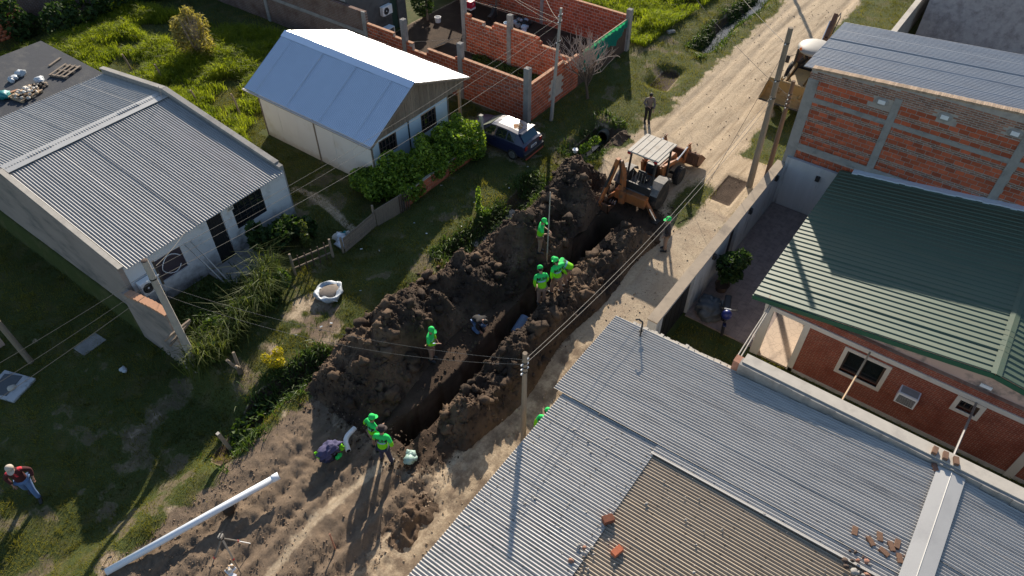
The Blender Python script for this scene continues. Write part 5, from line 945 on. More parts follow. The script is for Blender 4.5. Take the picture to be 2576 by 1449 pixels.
# ---------------------------------------------------------------- site objects
a, b = Vector((.02, 14.28, .14)), Vector((4.86, 12.5, .52)); pp = thing('drain_pipe', 'long white plastic drain pipe lying across the muddy street end', 'pipe', a); d = b - a
MB().tube([(0, 0, 0), d * .5, d * .965], .105, 20).build('barrel', MAT['pvc'], pp, smooth=True); MB().tube([d * .955, d * .965, d], [.105, .122, .122], 20).build('socket', MAT['pvc'], pp, smooth=True); MB().tube([d * .9995, d * 1.001], .10, 16).build('bore_shade_disc', MAT['shade_fill'], pp)  # dark disc painted for shade in place of a hollow pipe end
o = MB().box((3.3, 13.05, .18), (.35, .3, .36), R(20)).build('prop_block', MAT['soil'], bevel=.08); tag(o, 'clod of earth propping up the white drain pipe', 'clod')
pts = [Vector((7.35, 12.05, .20)) + Vector((-.42 * math.sin(a_), -.42 * (1 - math.cos(a_)), .0)) + Vector((-.0, -.0, 0)) for a_ in np.linspace(0, 1.1, 9)]; pe = thing('pipe_elbow', 'white plastic pipe elbow lying on the mud by the trench end', 'pipe', pts[0]); MB().tube([p - pts[0] for p in [Vector((7.6, 12.07, .19))] + pts + [pts[-1] + Vector((-.12, -.22, 0))]], .085, 14).build('bend', MAT['white_pl'], pe, smooth=True); q = pts[-1] + Vector((-.12, -.22, 0)) - pts[0]; MB().tube([q, q + Vector((-.004, -.008, 0))], .07, 12).build('bore_shade_disc', MAT['shade_fill'], pe)  # elbow end closed by a dark disc standing in for inner shade
lumps('plastic_sheet', 'crumpled pale green plastic sheet on the ground beside the trench end', 'plastic sheet', (7.95, 9.85, .05), .26, 7, [MAT['bag_g']], (.08, .17))
# stool draped with jackets
sj = thing('draped_stool', 'upturned bucket draped with a navy jacket and lime vest', 'jacket', (6.45, 12.0, gz(6.45, 12.))); MB().lathe([(.2, 0), (.24, .42), (.24, .45)], (0, 0, 0), 14).build('bucket', MAT['black'], sj)
def drape(c, r, h, mat, name, seed, parent, ry=1.):
    n, m = 28, 12; V = []; F = []
    for i in range(m):
        f = i / (m - 1); 
        for j in range(n):
            a_ = 6.2832 * j / n; k = 1 + .10 * math.sin(a_ * 5 + seed + 2 * f) * f + .07 * math.sin(a_ * 9 + seed * 2) * f; rad = r * math.sin(min(1.57, f * 2.2)) * (1 + .22 * max(0, f - .6)) * k; z = h - .04 * f - (h * .72) * max(0, f - .55) / .45 * (1 + .15 * math.sin(a_ * 3 + seed)); V.append((c[0] + rad * math.cos(a_), c[1] + rad * ry * math.sin(a_), c[2] + z))
    for i in range(m - 1):
        for j in range(n): F.append((i * n + j, i * n + (j + 1) % n, (i + 1) * n + (j + 1) % n, (i + 1) * n + j))
    mb = MB(); mb.add(V, F); return mb.build(name, mat, parent, smooth=True)
def crumple(c, r, mat, name, parent, f=3.2, amp=.45, seed=3):
    q = bmesh.new(); bmesh.ops.create_icosphere(q, subdivisions=4, radius=1); V = np.array([v.co[:] for v in q.verts]); F = np.array([[v.index for v in g.verts] for g in q.faces]); q.free()
    k = 1 + amp * (np.abs(2 * vnoise(V[:, 0] * f + 9, V[:, 1] * f + V[:, 2] * f * 1.3 + 5, seed) - 1) - .5) + amp * .5 * (vnoise(V[:, 1] * f * 2 + 7, V[:, 2] * f * 2 + V[:, 0], seed + 1) - .5)
    V = V * k[:, None] * np.array(r) + np.array(c); V[:, 2] = np.maximum(V[:, 2], .01); return big_mesh(name, V, F, mat, None, True, parent)
crumple((0, 0, .42), (.42, .27, .24), MAT['purple'], 'jacket', sj, 2.4, .5); crumple((-.12, .02, .22), (.26, .22, .22), MAT['navycloth'], 'jacket_hem', sj, 3, .5, 8); crumple((-.34, .16, .34), (.07, .13, .16), MAT['hivis2'], 'vest', sj, 3, .7, 5); crumple((.30, -.18, .36), (.09, .12, .10), MAT['hivis2'], 'vest', sj, 3, .7, 6); crumple((.08, -.30, .20), (.14, .06, .10), MAT['hivis'], 'vest', sj, 3, .7, 7)
# survey level on its tripod, and the food box
tp = thing('survey_level', 'small survey level on a splayed aluminium tripod in the mud', 'tripod', (2.45, 11.78, 0)); hd = Vector((0, 0, 1.28)); MB().lathe([(.07, 1.24), (.08, 1.27), (.05, 1.32)], (0, 0, 0), 12).build('head_plate', MAT['steel_d'], tp); MB().tube([(-.1, -.05, 1.38), (.12, .06, 1.38)], [.045, .035], 10).build('telescope', MAT['black'], tp); MB().box((0, 0, 1.36), (.14, .12, .1), R(25)).build('level_body', MAT['dust_grey'], tp, bevel=.01)
for fx, fy in ((.56, -.02), (-.72, .2), (-.2, -.62)):
    lg = MB().beam((0, 0, 1.25), (fx * .55, fy * .55, .58), .05, .03).build('leg', MAT['steel'], tp); MB().beam((fx * .5, fy * .5, .64), (fx, fy, 0), .03, .02).build('lower_leg', MAT['white_pl'] if fx > 0 else MAT['wood'], lg); MB().box((fx * .55, fy * .55, .58), (.06, .06, .05)).build('clamp', MAT['redlens'], lg)  # pale right leg and brown others carry sunlit and shaded tones in colour
fbx = thing('food_box', 'open white foam box of food scraps on the mud below the tripod', 'box', (2.15, 11.5, .12)); MB().box((0, 0, .04), (.26, .22, .08)).build('tray', MAT['white_pl'], fbx, bevel=.015); MB().box((-.12, -.2, .03), (.24, .2, .02), R(15)).build('lid', MAT['white_pl'], fbx)
for i in range(9): big_mesh('scrap', IV1 * random.uniform(.04, .07) + [random.uniform(-.08, .1), random.uniform(-.05, .08), .11], IF1, random.choice([MAT['wood_l'], MAT['beam_white'], MAT['white_pl']]), parent=fbx)
# bulk bag of sand
bb = thing('bulk_bag', 'slumped white bulk bag of sand on the shaded grass', 'sack', (11.5, 17.45, 0)); V = []; F = []; n = 30
for i, (r_, z) in enumerate(((.52, 0), (.62, .14), (.66, .32), (.64, .42), (.58, .44), (.50, .38), (.42, .33))):
    for j in range(n): a_ = 6.2832 * j / n; k = 1 + .06 * math.sin(a_ * 7 + i) + .05 * math.sin(a_ * 3 + 1); V.append((r_ * k * math.cos(a_) * .86, r_ * k * math.sin(a_) * .82, z * .62 + .05 * math.sin(a_ * 4 + i) * (z > .1)))
for i in range(6):
    for j in range(n): F.append((i * n + j, i * n + (j + 1) % n, (i + 1) * n + (j + 1) % n, (i + 1) * n + j))
mb = MB(); mb.add(V, F); mb.build('bag_wall', MAT['bag'], bb, smooth=True); big_mesh('sand_fill', IV * [.42, .4, .09] * (1 + .25 * (RNG.random((len(IV), 1)) - .5)) + [0, 0, .19], IF, M('grey_sand', (.20, .165, .135), .95, 0, .3, 8, .4, 30), parent=bb)
for k in (0, 2.2, 4.1): MB().tube([(.48 * math.cos(k), .48 * math.sin(k), .27), (.6 * math.cos(k + .2), .6 * math.sin(k + .2), .2), (.6 * math.cos(k + .4), .6 * math.sin(k + .4), .1)], .02, 5).build('strap', MAT['white_pl'], bb)
# blue concrete pipe in the trench, pipes leaning on the white house
o = MB().tube([(14.75, 10.72, -.75), (15.5, 10.78, -.55)], .24, 18).build('trench_pipe', M('blue_grey_pipe', (.16, .22, .33), .7, 0, .15, 6), smooth=False); tag(o, 'blue grey drain pipe section lying in the trench', 'pipe')
for i, lab in enumerate(('grey pipe leaning against the stained white wall', 'second grey pipe leaning against the stained white wall')): o = MB().tube([(9.35 + .12 * i, 20.75 - .1 * i, .05), (8.95 + .25 * i, 22.2, 1.95)], .035, 8).build('leaning_pipe', MAT['steel']); tag(o, lab, 'pipe', 'pipes leaning on the white house')
cv = thing('culvert', 'round concrete culvert mouth in the bank of the dark ditch', 'culvert', (28.55, 15.1, -.62)); MB().lathe([(.34, 0), (.34, .7), (.27, .7), (.27, 0)], (-.2, 0, 0), 20, 'X').build('pipe_ring', M('dark_concrete', (.11, .11, .09), .95, 0, .3, 6), cv); MB().lathe([(.27, .3), (.27, .32)], (-.2, 0, 0), 16, 'X').build('bore_shade_disc', MAT['shade_fill'], cv)  # ring plain dark concrete; dark disc stands in for shade inside the pipe
# patio: motorbike and covered heap
crumple((19.4, 5.02, .3), (.62, .5, .42), MAT['tarp'], 'tarpaulin', None, 2.2, .4, 12); tag(bpy.data.objects['tarpaulin'] if 'tarpaulin' in bpy.data.objects else None, None)
for o in COL.objects:
    if o.name.startswith('tarpaulin') and o.parent is None: tag(o, 'grey tarpaulin thrown over a heap in the patio corner', 'tarpaulin')
mo = thing('motorbike', 'blue underbone motorbike parked on the patio tiles', 'motorbike', (19.3, 4.35, .07), R(200))
for x in (-.6, .62):
    w_ = MB().lathe([(.20, -.045), (.27, -.04), (.28, 0), (.27, .04), (.20, .045)], (x, 0, .28), 22, 'Y').build('wheel', MAT['tyre'], mo, smooth=True); MB().lathe([(.19, -.02), (.2, .0), (.19, .02)], (x, 0, .28), 22, 'Y').build('rim', MAT['steel'], w_)
MB().prism([(-.35, .45), (.3, .35), (.42, .7), (.3, .95), (.15, .6), (-.3, .62)], -.07, .07, 'Y').build('frame_body', MAT['navy'], mo, bevel=.02); MB().ball((.42, 0, .85), (.18, .2, .2), 12, 8).build('front_fairing', M('blue_plastic', (.02, .03, .16), .35), mo, smooth=True); MB().box((-.32, 0, .76), (.75, .25, .12)).build('seat', MAT['black'], mo, bevel=.05, seg=2)
MB().tube([(.3, -.33, 1.05), (.33, 0, .99), (.3, .33, 1.05)], .018, 8).build('handlebar', MAT['black'], mo); MB().beam((.6, 0, .28), (.36, 0, .95), .06, .05).build('fork', MAT['steel_d'], mo); MB().box((.66, 0, .56), (.34, .13, .04), 0, 0, R(-20)).build('mudguard', MAT['navy'], mo, bevel=.015); MB().box((.3, 0, 1.0), (.06, .26, .1)).build('headlamp', MAT['white_pl'], mo, bevel=.02); MB().ball((.05, 0, .32), (.2, .13, .15)).build('engine', MAT['steel_d'], mo); MB().tube([(-.1, -.12, .25), (-.75, -.14, .4)], [.03, .05], 8).build('exhaust', MAT['steel'], mo)
for y in (-.3, .3): MB().tube([(.3, y, 1.05), (.28, y * 1.05, 1.2)], .008, 5).build('mirror_stalk', MAT['black'], mo)
# clutter inside the enclosure
for x, y, lab, mt in ((33.4, 25.1, 'stack of pale blue buckets beside the concrete column in the enclosure', 'bluewall'), (34.1, 24.4, 'single white bucket behind the inner brick wall', 'white_pl'), (32.5, 29.9, 'white drum near the back of the enclosure', 'white_pl')):
    t_ = thing('bucket', lab, 'bucket', (x, y, 0)); k = 3 if 'stack' in lab else 1
    for i in range(k): MB().lathe([(.17, .3 * i), (.21, .3 * i + .36), (.19, .3 * i + .36), (.16, .3 * i + .1)], (0, 0, 0), 14).build('pail', MAT[mt], t_)
t_ = thing('parked_motorbike', 'dark motorbike parked under the carport in the enclosure', 'motorbike', (34.4, 27.0, 0), R(20))
for x in (-.65, .65): MB().lathe([(.2, -.05), (.29, 0), (.2, .05)], (x, 0, .3), 18, 'Y').build('wheel', MAT['tyre'], t_)
MB().prism([(-.6, .5), (.5, .35), (.55, .9), (-.1, .7), (-.7, .75)], -.12, .12, 'Y').build('body', MAT['steel_d'], t_, bevel=.02); MB().tube([(.4, -.35, 1.05), (.45, 0, 1.0), (.4, .35, 1.05)], .02, 6).build('handlebar', MAT['steel'], t_)
t_ = thing('delivery_box', 'red insulated delivery box with white lower band and letter P', 'box', (34.0, 28.4, .75)); MB().box((0, 0, .3), (.45, .42, .4)).build('box_body', MAT['red_pl'], t_, bevel=.02); MB().box((0, 0, .04), (.46, .43, .1)).build('lower_band', MAT['white_pl'], t_); text_obj('P', .22, MAT['white_pl'], t_, Matrix.Translation((0, -.216, .32)) @ Matrix.Rotation(R(90), 4, 'X'))
for i in range(2): MB().box((0, -.1 + .2 * i, -.38), (.4, .04, .72)).build('stand_leg', MAT['steel_d'], t_)
lumps('scrap_heap', 'jumble of shaded scrap under the enclosure carport', 'scrap', (35.3, 25.6, 0), .8, 26, [MAT['steel_d'], MAT['black'], MAT['wood_d'], MAT['concrete'], MAT['bag'], MAT['bluewall']], (.1, .25))
t_ = thing('timber_stack', 'loose pale boards leaning in the middle of the enclosure', 'timber', (29.9, 27.3, 0))
for i in range(4): MB().beam((-.4 + .2 * i, .5, .05), (-.2 + .2 * i, -.4, .55), .1, .03).build('board', MAT['wood_l'], t_)

# small extras
pole('weathered utility pole farther up the sandy street', 54.2, 15.9, 6.6, .15, .1, MAT['pole'])
o = MB().box((0, 0, .12), (.5, .25, .24)).build('concrete_block', MAT['concrete'], bevel=.015); o.location = at(1687, 86, 0); o.rotation_euler = (0, 0, R(-30)); tag(o, 'lone concrete block on the sunny grass beyond the mesh fence', 'block')
t_ = thing('white_tub', 'small white plastic tub on the ditch bank above the spoil heap', 'tub', at(1447, 383, .05)); MB().lathe([(.10, 0), (.14, .16), (.12, .16), (.09, .03)], (0, 0, 0), 12).build('tub', MAT['white_pl'], t_); MB().lathe([(.15, .15), (.15, .17)], (0, 0, 0), 12).build('rim', MAT['white_pl'], t_)
t_ = thing('roof_mast', 'short black bracket mast at the far corner of the foreground roof', 'mast', (14.7, 5.7, 2.5)); MB().tube([(0, 0, -.05), (0, 0, .75)], .03, 8).build('mast', MAT['steel_d'], t_); MB().tube([(0, 0, .75), (-.05, .12, .85), (-.05, .22, .78)], .03, 6).build('hook', MAT['steel_d'], t_); MB().box((0, 0, .35), (.14, .1, .05)).build('clamp', MAT['steel_d'], t_)
lumps('roof_debris', 'pale rubble and rags piled on the seam near the orange brick', 'rubble', (7.35, 3.2, 2.62), .4, 9, [MAT['concrete'], MAT['wood'], MAT['brick_b']], (.03, .07))
lumps('roof_debris', 'dark rubble beside the loose bricks at the bottom of the grey roof', 'rubble', (10.9, -2.3, 2.95), .45, 16, [MAT['concrete'], MAT['brick_b'], MAT['wood_d']], (.03, .08))
o = MB().tube([(2.2 * 0 + .05, 14.6, .05), (.35, 14.75, .05), (.42, 14.62, .05), (.12, 14.45, .05), (.05, 14.6, .05)], .015, 6).build('bow_saw', MAT['wood_l']); tag(o, 'small pale bow frame lying on the grass by the pipe end', 'tool')
# ---------------------------------------------------------------- vehicles
def wheel(parent, c, r, w, rim_mat, hub=True, lugs=0):
    t = MB().lathe([(r * .62, -w / 2), (r * .94, -w / 2), (r, -w * .32), (r, w * .32), (r * .94, w / 2), (r * .62, w / 2)], c, 28, 'Y').build('wheel', MAT['tyre'], parent, smooth=False)
    if lugs:
        mb = MB()
        for k in range(lugs):
            a = 6.2832 * k / lugs
            for sgn in (-1, 1):
                a2 = a + (0 if sgn > 0 else 3.1416 / lugs); p = Vector((c[0] + (r + .015) * math.cos(a2), c[1] + sgn * w * .24, c[2] + (r + .015) * math.sin(a2))); q = Vector((c[0] + (r + .015) * math.cos(a2 + .16), c[1] + sgn * w * .02, c[2] + (r + .015) * math.sin(a2 + .16))); mb.beam(p, q, .05, .035, up=(math.cos(a2), 0, math.sin(a2)))
        mb.build('tread_lugs', MAT['tyre'], t)
    MB().lathe([(r * .6, -w * .36), (r * .62, -w * .44), (r * .5, -w * .3), (r * .2, -w * .28), (r * .18, -w * .4), (.01, -w * .4)], c, 24, 'Y').build('rim', rim_mat, t, smooth=False); MB().lathe([(.01, w * .4), (r * .18, w * .4), (r * .2, w * .28), (r * .5, w * .3), (r * .62, w * .44), (r * .6, w * .36)], c, 24, 'Y').build('rim', rim_mat, t, smooth=False)
    if hub:
        for sgn in (-1, 1): MB().lathe([(r * .1, sgn * w * .4), (r * .1, sgn * w * .46)], c, 10, 'Y').build('hub', rim_mat, t)
    return t
def loader_bucket(t, x, z, w, mat, open_up=True):
    prof = [(0, .62), (-.05, .1), (.08, -.12), (.35, -.22), (.95, -.12)] ; th = .035
    ip = [(p[0] + .035, p[1] + .03) for p in prof]; b_ = MB().prism([(x + p[0], z + p[1]) for p in prof] + [(x + p[0], z + p[1]) for p in ip[::-1]], -w / 2, w / 2, 'Y').build('loader_bucket', mat, t)
    for y in (-w / 2, w / 2 - .03): MB().prism([(x + p[0], z + p[1]) for p in prof] + [(x + .98, z - .08), (x + .35, z + .45)], y, y + .03, 'Y').build('side_plate', mat, b_)
    MB().box((x + .95, 0, z - .11), (.12, w, .03)).build('cutting_edge', MAT['steel_d'], b_); MB().tube([(x - .06, -w / 2, z + .62), (x - .06, w / 2, z + .62)], .07, 10).build('top_tube', mat, b_)
    return b_
def dig_bucket(t, c, ang, mat, w=.62):
    prof = [(-.05, .25), (.05, -.1), (.25, -.32), (.55, -.32), (.75, -.1), (.78, .05)]; m = Matrix.Translation(c) @ Matrix.Rotation(ang, 4, 'Y')
    ip = [(p[0] + .03, p[1] + .04) for p in prof]; mb = MB(); mb.prism(prof + ip[::-1], -w / 2, w / 2, 'Y')
    for y in (-w / 2, w / 2 - .03): mb.prism(prof, y, y + .03, 'Y')
    mb.v = [tuple(m @ Vector(v)) for v in mb.v]; b_ = mb.build('digging_bucket', mat, t)
    for k in range(5): q = MB(); q.beam((.77, -w / 2 + .06 + k * (w - .12) / 4, .03), (.86, -w / 2 + .06 + k * (w - .12) / 4, .2), .06, .05, w2=.04, h2=.02); q.v = [tuple(m @ Vector(v)) for v in q.v]; q.build('tooth', MAT['steel'], b_)
    return b_
bh = thing('backhoe_loader', 'orange backhoe loader with open canopy at the head of the trench', 'backhoe', (24.1, 10.6, gz(24.1, 10.6)), 0); OR = MAT['orange']
for y in (-.82, .82): wheel(bh, (0, y, .66), .66, .44, OR, lugs=18); wheel(bh, (2.2, y * .92, .43), .43, .3, OR, lugs=16)
MB().box((1.0, 0, .66), (3.4, .62, .3)).build('chassis', OR, bh, bevel=.02); hd = MB().prism([(.85, .8), (2.55, .8), (2.6, 1.2), (2.4, 1.38), (.85, 1.48)], -.36, .36, 'Y').build('hood', OR, bh, bevel=.03); MB().box((1.5, 0, 1.47), (1.2, .5, .02), 0, 0, R(3)).build('hood_top', MAT['dust_grey'], hd); MB().box((2.59, 0, 1.0), (.03, .55, .36)).build('grille', MAT['black'], hd)
MB().tube([(1.3, .22, 1.4), (1.3, .22, 1.95)], .035, 8).build('exhaust', MAT['steel_d'], bh); MB().tube([(2.2, -.85, .43), (2.2, .85, .43)], .07, 8).build('front_axle', MAT['steel_d'], bh); MB().tube([(0, -.8, .66), (0, .8, .66)], .12, 8).build('rear_axle', OR, bh)
MB().box((-.1, 0, .95), (1.5, 1.1, .12)).build('platform', MAT['fender'], bh, bevel=.02)
for y in (-.84, .84):
    MB().prism([(-.76, 1.08), (-.55, 1.32), (-.2, 1.46), (.25, 1.46), (.6, 1.28), (.72, 1.08), (.66, 1.06), (.5, 1.24), (.2, 1.41), (-.2, 1.41), (-.5, 1.26), (-.70, 1.06)], y - .24, y + .24, 'Y').build('fender', MAT['fender'], bh)
    MB().box((1.0, y * .55, .5), (.7, .12, .4)).build('side_tank', OR, bh, bevel=.02)
MB().box((-.72, 0, 1.15), (.10, 1.5, .42)).build('rear_console', MAT['steel_d'], bh, bevel=.02); MB().box((.1, 0, 1.12), (.45, .46, .14)).build('seat', MAT['black'], bh, bevel=.04); MB().box((-.14, 0, 1.42), (.1, .44, .5)).build('seat_back', MAT['black'], bh, bevel=.04); MB().box((.75, 0, 1.3), (.2, .5, .5)).build('dashboard', MAT['black'], bh, bevel=.03); MB().tube([(.58 + .02 * math.cos(a), .18 * math.sin(a), 1.62 + .17 * math.cos(a)) for a in np.linspace(0, 6.283, 20)], .016, 6).build('steering_wheel', MAT['black'], bh)
for i in range(5): lv = MB().tube([(-.55, -.3 + .15 * i, 1.2), (-.45, -.3 + .15 * i, 1.72)], .012, 5).build('lever', MAT['steel'], bh); MB().ball((-.45, -.3 + .15 * i, 1.74), .03).build('knob', MAT['black'], lv)
for x, y in ((-.35, -.62), (-.35, .58), (1.05, -.62), (1.05, .58)): MB().beam((x - (.12 if x < 0 else 0), y, .98), (x + .05, y, 2.5), .075, .075).build('canopy_post', MAT['steel_d'], bh)
ro = MB().box((.42, -.02, 2.58), (1.75, 1.5, .07), 0, R(0), R(2)).build('canopy_roof', MAT['dust_grey'], bh, bevel=.015)
for i in range(5): MB().box((.42, -.6 + .29 * i, 2.622), (1.7, .022, .022), 0, 0, R(2)).build('roof_rib', MAT['dust_grey'], ro)
for y in (-.66, .62): MB().box((-.47, y, 2.56), (.06, .14, .09)).build('tail_lamp', MAT['redlens'], ro)
for y in (-.48, .48):
    ar = MB(); ar.beam((.75, y, 1.5), (2.5, y, 1.02), .10, .2); ar.beam((2.5, y, 1.05), (3.35, y, .42), .10, .19); ar.build('loader_arm', OR, bh); MB().beam((1.0, y, .75), (.8, y, 1.55), .14, .26).build('arm_tower', OR, bh); MB().tube([(1.1, y, .8), (1.9, y, 1.0), (2.5, y, 1.12)], .045, 8).build('lift_cylinder', MAT['steel_d'], bh)
    lk = MB(); lk.beam((2.9, y * 1.3, .8), (3.15, y * 1.3, 1.55), .07, .14); lk.beam((3.15, y * 1.3, 1.55), (3.5, y * 1.3, .9), .07, .1); lk.beam((3.0, y * 1.3, 1.5), (3.35, y * 1.3, 1.5), .05, .08); lk.build('bucket_link', OR, bh); MB().tube([(2.0, y * 1.3, 1.3), (3.1, y * 1.3, 1.5)], .03, 8).build('tilt_rod', MAT['chrome'], bh)
loader_bucket(bh, 3.35, .42, 2.25, MAT['rustbucket'])
for y in (-.9, -.45, .45, .9): MB().prism([(3.2, .5), (3.32, 1.15), (3.45, 1.12), (3.42, .5)], y - .02, y + .02, 'Y').build('bucket_bracket', MAT['rustbucket'], bh)
# backhoe end
MB().box((-.95, .0, .75), (.35, 1.5, .5)).build('rear_frame', OR, bh, bevel=.03); MB().lathe([(.16, .45), (.16, 1.1)], (-1.15, .35, 0), 12).build('swing_post', OR, bh)
bm_ = MB(); k0, k1, k2 = Vector((-1.12, .38, .72)), Vector((-.98, .52, 1.75)), Vector((-1.05, .66, 2.45)); bm_.beam(k0, k1, .2, .3, (1, 0, 0), .2, .34); bm_.beam(k1, k2, .2, .34, (1, 0, 0), .14, .2); bm_.build('boom', OR, bh, bevel=.02)
dp = MB(); d0, d1 = Vector((-1.2, .72, 2.62)), Vector((-1.72, 1.15, .25)); dp.beam(d0, d1, .16, .3, (1, 0, 0), .14, .18); dp.build('dipper_arm', OR, bh, bevel=.02); MB().tube([d0 + Vector((-.16, .05, -.3)), d0.lerp(d1, .55) + Vector((-.2, .02, 0))], .055, 10).build('dipper_cylinder', MAT['steel_d'], bh); MB().tube([d0.lerp(d1, .5) + Vector((-.2, .02, 0)), d1 + Vector((-.2, .05, .05))], .03, 8).build('cylinder_rod', MAT['chrome'], bh)
MB().tube([k0 + Vector((.22, .02, .1)), k1 + Vector((.2, .02, .3))], .055, 10).build('boom_cylinder', MAT['steel_d'], bh); MB().tube([(-1.2, .6, 2.5), (-1.2, .8, 2.5)], .06, 10).build('knee_pin', MAT['steel_d'], bh)
dig_bucket(bh, (-1.75, 1.0, .18), R(15), MAT['rustbucket']); MB().beam(d1 + Vector((0, -.1, 0)), (-1.6, 1.0, .3), .12, .14).build('bucket_tipping_link', OR, bh)
for i in range(3): MB().tube([(-.9, .25 + .05 * i, 1.0), (-1.3, .5 + .05 * i, 1.5), (-1.15, .6, 2.3)], .018, 6).build('hose', MAT['black'], bh)
for sgn in (-1, 1):
    sl = MB().beam((-.85, sgn * .5, .95), (-.95, sgn * 1.25, .12), .14, .14).build('stabiliser_leg', OR, bh); MB().tube([(-.98, sgn * .95, .55), (-1.02, sgn * 1.33, .1)], .035, 8).build('cylinder_rod', MAT['chrome'], sl); MB().box((-.97, sgn * 1.32, .03), (.35, .3, .06)).build('foot', MAT['steel_d'], sl)
# yellow loader beyond the brick building
yb = thing('backhoe_loader', 'yellow backhoe loader with white cab roof half hidden by the brick building', 'backhoe', (38.0, 8.15, gz(38., 8.15)), R(180)); YL = MAT['yellow']
for y in (-.85, .85): wheel(yb, (0, y, .7), .7, .45, YL, lugs=18); wheel(yb, (2.3, y * .95, .48), .48, .32, YL, lugs=14)
MB().box((1.1, 0, .75), (3.6, .7, .35)).build('chassis', YL, yb, bevel=.02); MB().prism([(.9, .9), (2.6, .9), (2.65, 1.3), (2.4, 1.5), (.9, 1.65)], -.4, .4, 'Y').build('hood', YL, yb, bevel=.03)
cb = MB().box((.15, 0, 1.75), (1.35, 1.35, 1.6)).build('cab_glass', MAT['glass'], yb, bevel=.05)
for x in (-.55, .85):
    for y in (-.7, .7): MB().beam((x, y, .95), (x * .95, y * .97, 2.6), .1, .1).build('cab_post', MAT['black'], cb)
rf = MB(); rf.ball((.15, 0, 2.56), (1.0, .92, .26), 20, 10); rf.build('cab_roof', M('dusty_white_roof', (.30, .285, .26), .6, 0, .08, 3), yb, smooth=True); MB().lathe([(.06, 2.62), (.06, 2.72), (.03, 2.76)], (.95, -.55, 0), 10).build('beacon', MAT['amber'], yb)
for y in (-1.0, 1.0): MB().tube([(.9, y * .72, 2.3), (1.15, y * 1.0, 2.2)], .015, 5).build('mirror_arm', MAT['black'], yb); MB().box((1.15, y, 2.05), (.05, .2, .4)).build('mirror', MAT['black'], yb, bevel=.02)
bk = loader_bucket(yb, 2.75, .95, 2.5, YL); MB().box((2.68, 0, 1.25), (.04, 2.5, .5)).build('bucket_back', MAT['rustbucket'], bk)
for y in (-.55, .55): ar = MB(); ar.beam((.8, y, 1.75), (2.4, y, 1.35), .1, .22); ar.beam((2.4, y, 1.35), (2.85, y, 1.0), .1, .2); ar.build('loader_arm', YL, yb); MB().tube([(1.6, y * 1.3, 1.3), (2.7, y * 1.3, 1.55)], .04, 8).build('tilt_rod', MAT['chrome'], yb); MB().beam((2.35, y * 1.2, 1.2), (2.6, y * 1.2, 1.75), .06, .14).build('bucket_link', YL, yb)
b0 = MB(); b0.beam((-1.1, 0, .9), (-1.7, -.05, 2.4), .22, .34, (1, 0, 0)); b0.beam((-1.7, -.05, 2.4), (-2.6, -.1, 3.35), .2, .3, (1, 0, 0)); b0.build('boom', MAT['rustbucket'], yb); MB().tube([(-1.35, -.18, 1.9), (-2.35, -.25, 3.05)], .04, 8).build('boom_rod', MAT['chrome'], yb); MB().beam((-2.6, -.1, 3.35), (-2.75, -.1, 1.3), .18, .28, (1, 0, 0)).build('dipper_arm', YL, yb); MB().tube([(-1.9, .15, 2.6), (-2.3, .2, 3.4), (-2.6, .1, 3.5), (-2.5, .05, 3.3)], .025, 6).build('hose', MAT['black'], yb); MB().beam((-.9, 0, .9), (-1.15, 0, .9), .8, .5).build('rear_frame', YL, yb)
# ---------------------------------------------------------------- hatchback car
car = thing('car', 'dark blue hatchback with peeling roof paint and rear spoiler', 'car', (23.98, 18.3, 0), R(90))
ST = [(-1.86, .42, .5, .66, .70), (-1.84, .6, .72, .66, .74), (-1.80, .86, .92, .64, .76), (-1.70, .90, .97, .60, .77), (-1.33, .92, 1.36, .53, .79), (-.7, .92, 1.425, .54, .80), (.0, .91, 1.42, .54, .80), (.28, .90, 1.37, .53, .80), (.98, .87, .93, .62, .79), (1.5, .80, .85, .60, .77), (1.74, .70, .75, .56, .74), (1.83, .52, .56, .52, .70)]
def sec(x, belt, top, tw, bw): 
    h = [(bw * .9, .24), (bw, .38), (bw + .01, belt * .72), (bw - .015, belt), (tw, top - .035), (tw * .62, top - .005), (0, top + .01)]; return [(x, y, z) for y, z in h] + [(x, -y, z) for y, z in h[-2::-1]]
V = [p for s_ in ST for p in sec(*s_)]; n = 13; F = [(i * n + j, i * n + j + 1, (i + 1) * n + j + 1, (i + 1) * n + j) for i in range(len(ST) - 1) for j in range(n - 1)] + [tuple(range(n)), tuple((len(ST) - 1) * n + j for j in range(n))[::-1]] + [(i * n, (i + 1) * n, (i + 1) * n + n - 1, i * n + n - 1) for i in range(len(ST) - 1)]
mb = MB(); mb.add(V, F); paint = M('dusty_navy_paint', (.007, .011, .05), .36, 0, .15, 3, 0, 30, spec=1.0); paint.node_tree.nodes['Principled BSDF'].inputs['Coat Weight'].default_value = .4; paint.node_tree.nodes['Principled BSDF'].inputs['Coat Roughness'].default_value = .32
body = mb.build('body', paint, car, smooth=False)
def surf_pt(x, j, side, f):
    for a, b in zip(ST, ST[1:]):
        if a[0] <= x <= b[0]:
            k = (x - a[0]) / (b[0] - a[0]); p = Vector(sec(*a)[j]).lerp(Vector(sec(*b)[j]), k); q = Vector(sec(*a)[j + 1]).lerp(Vector(sec(*b)[j + 1]), k); r_ = p.lerp(q, f); r_.y *= side; return r_
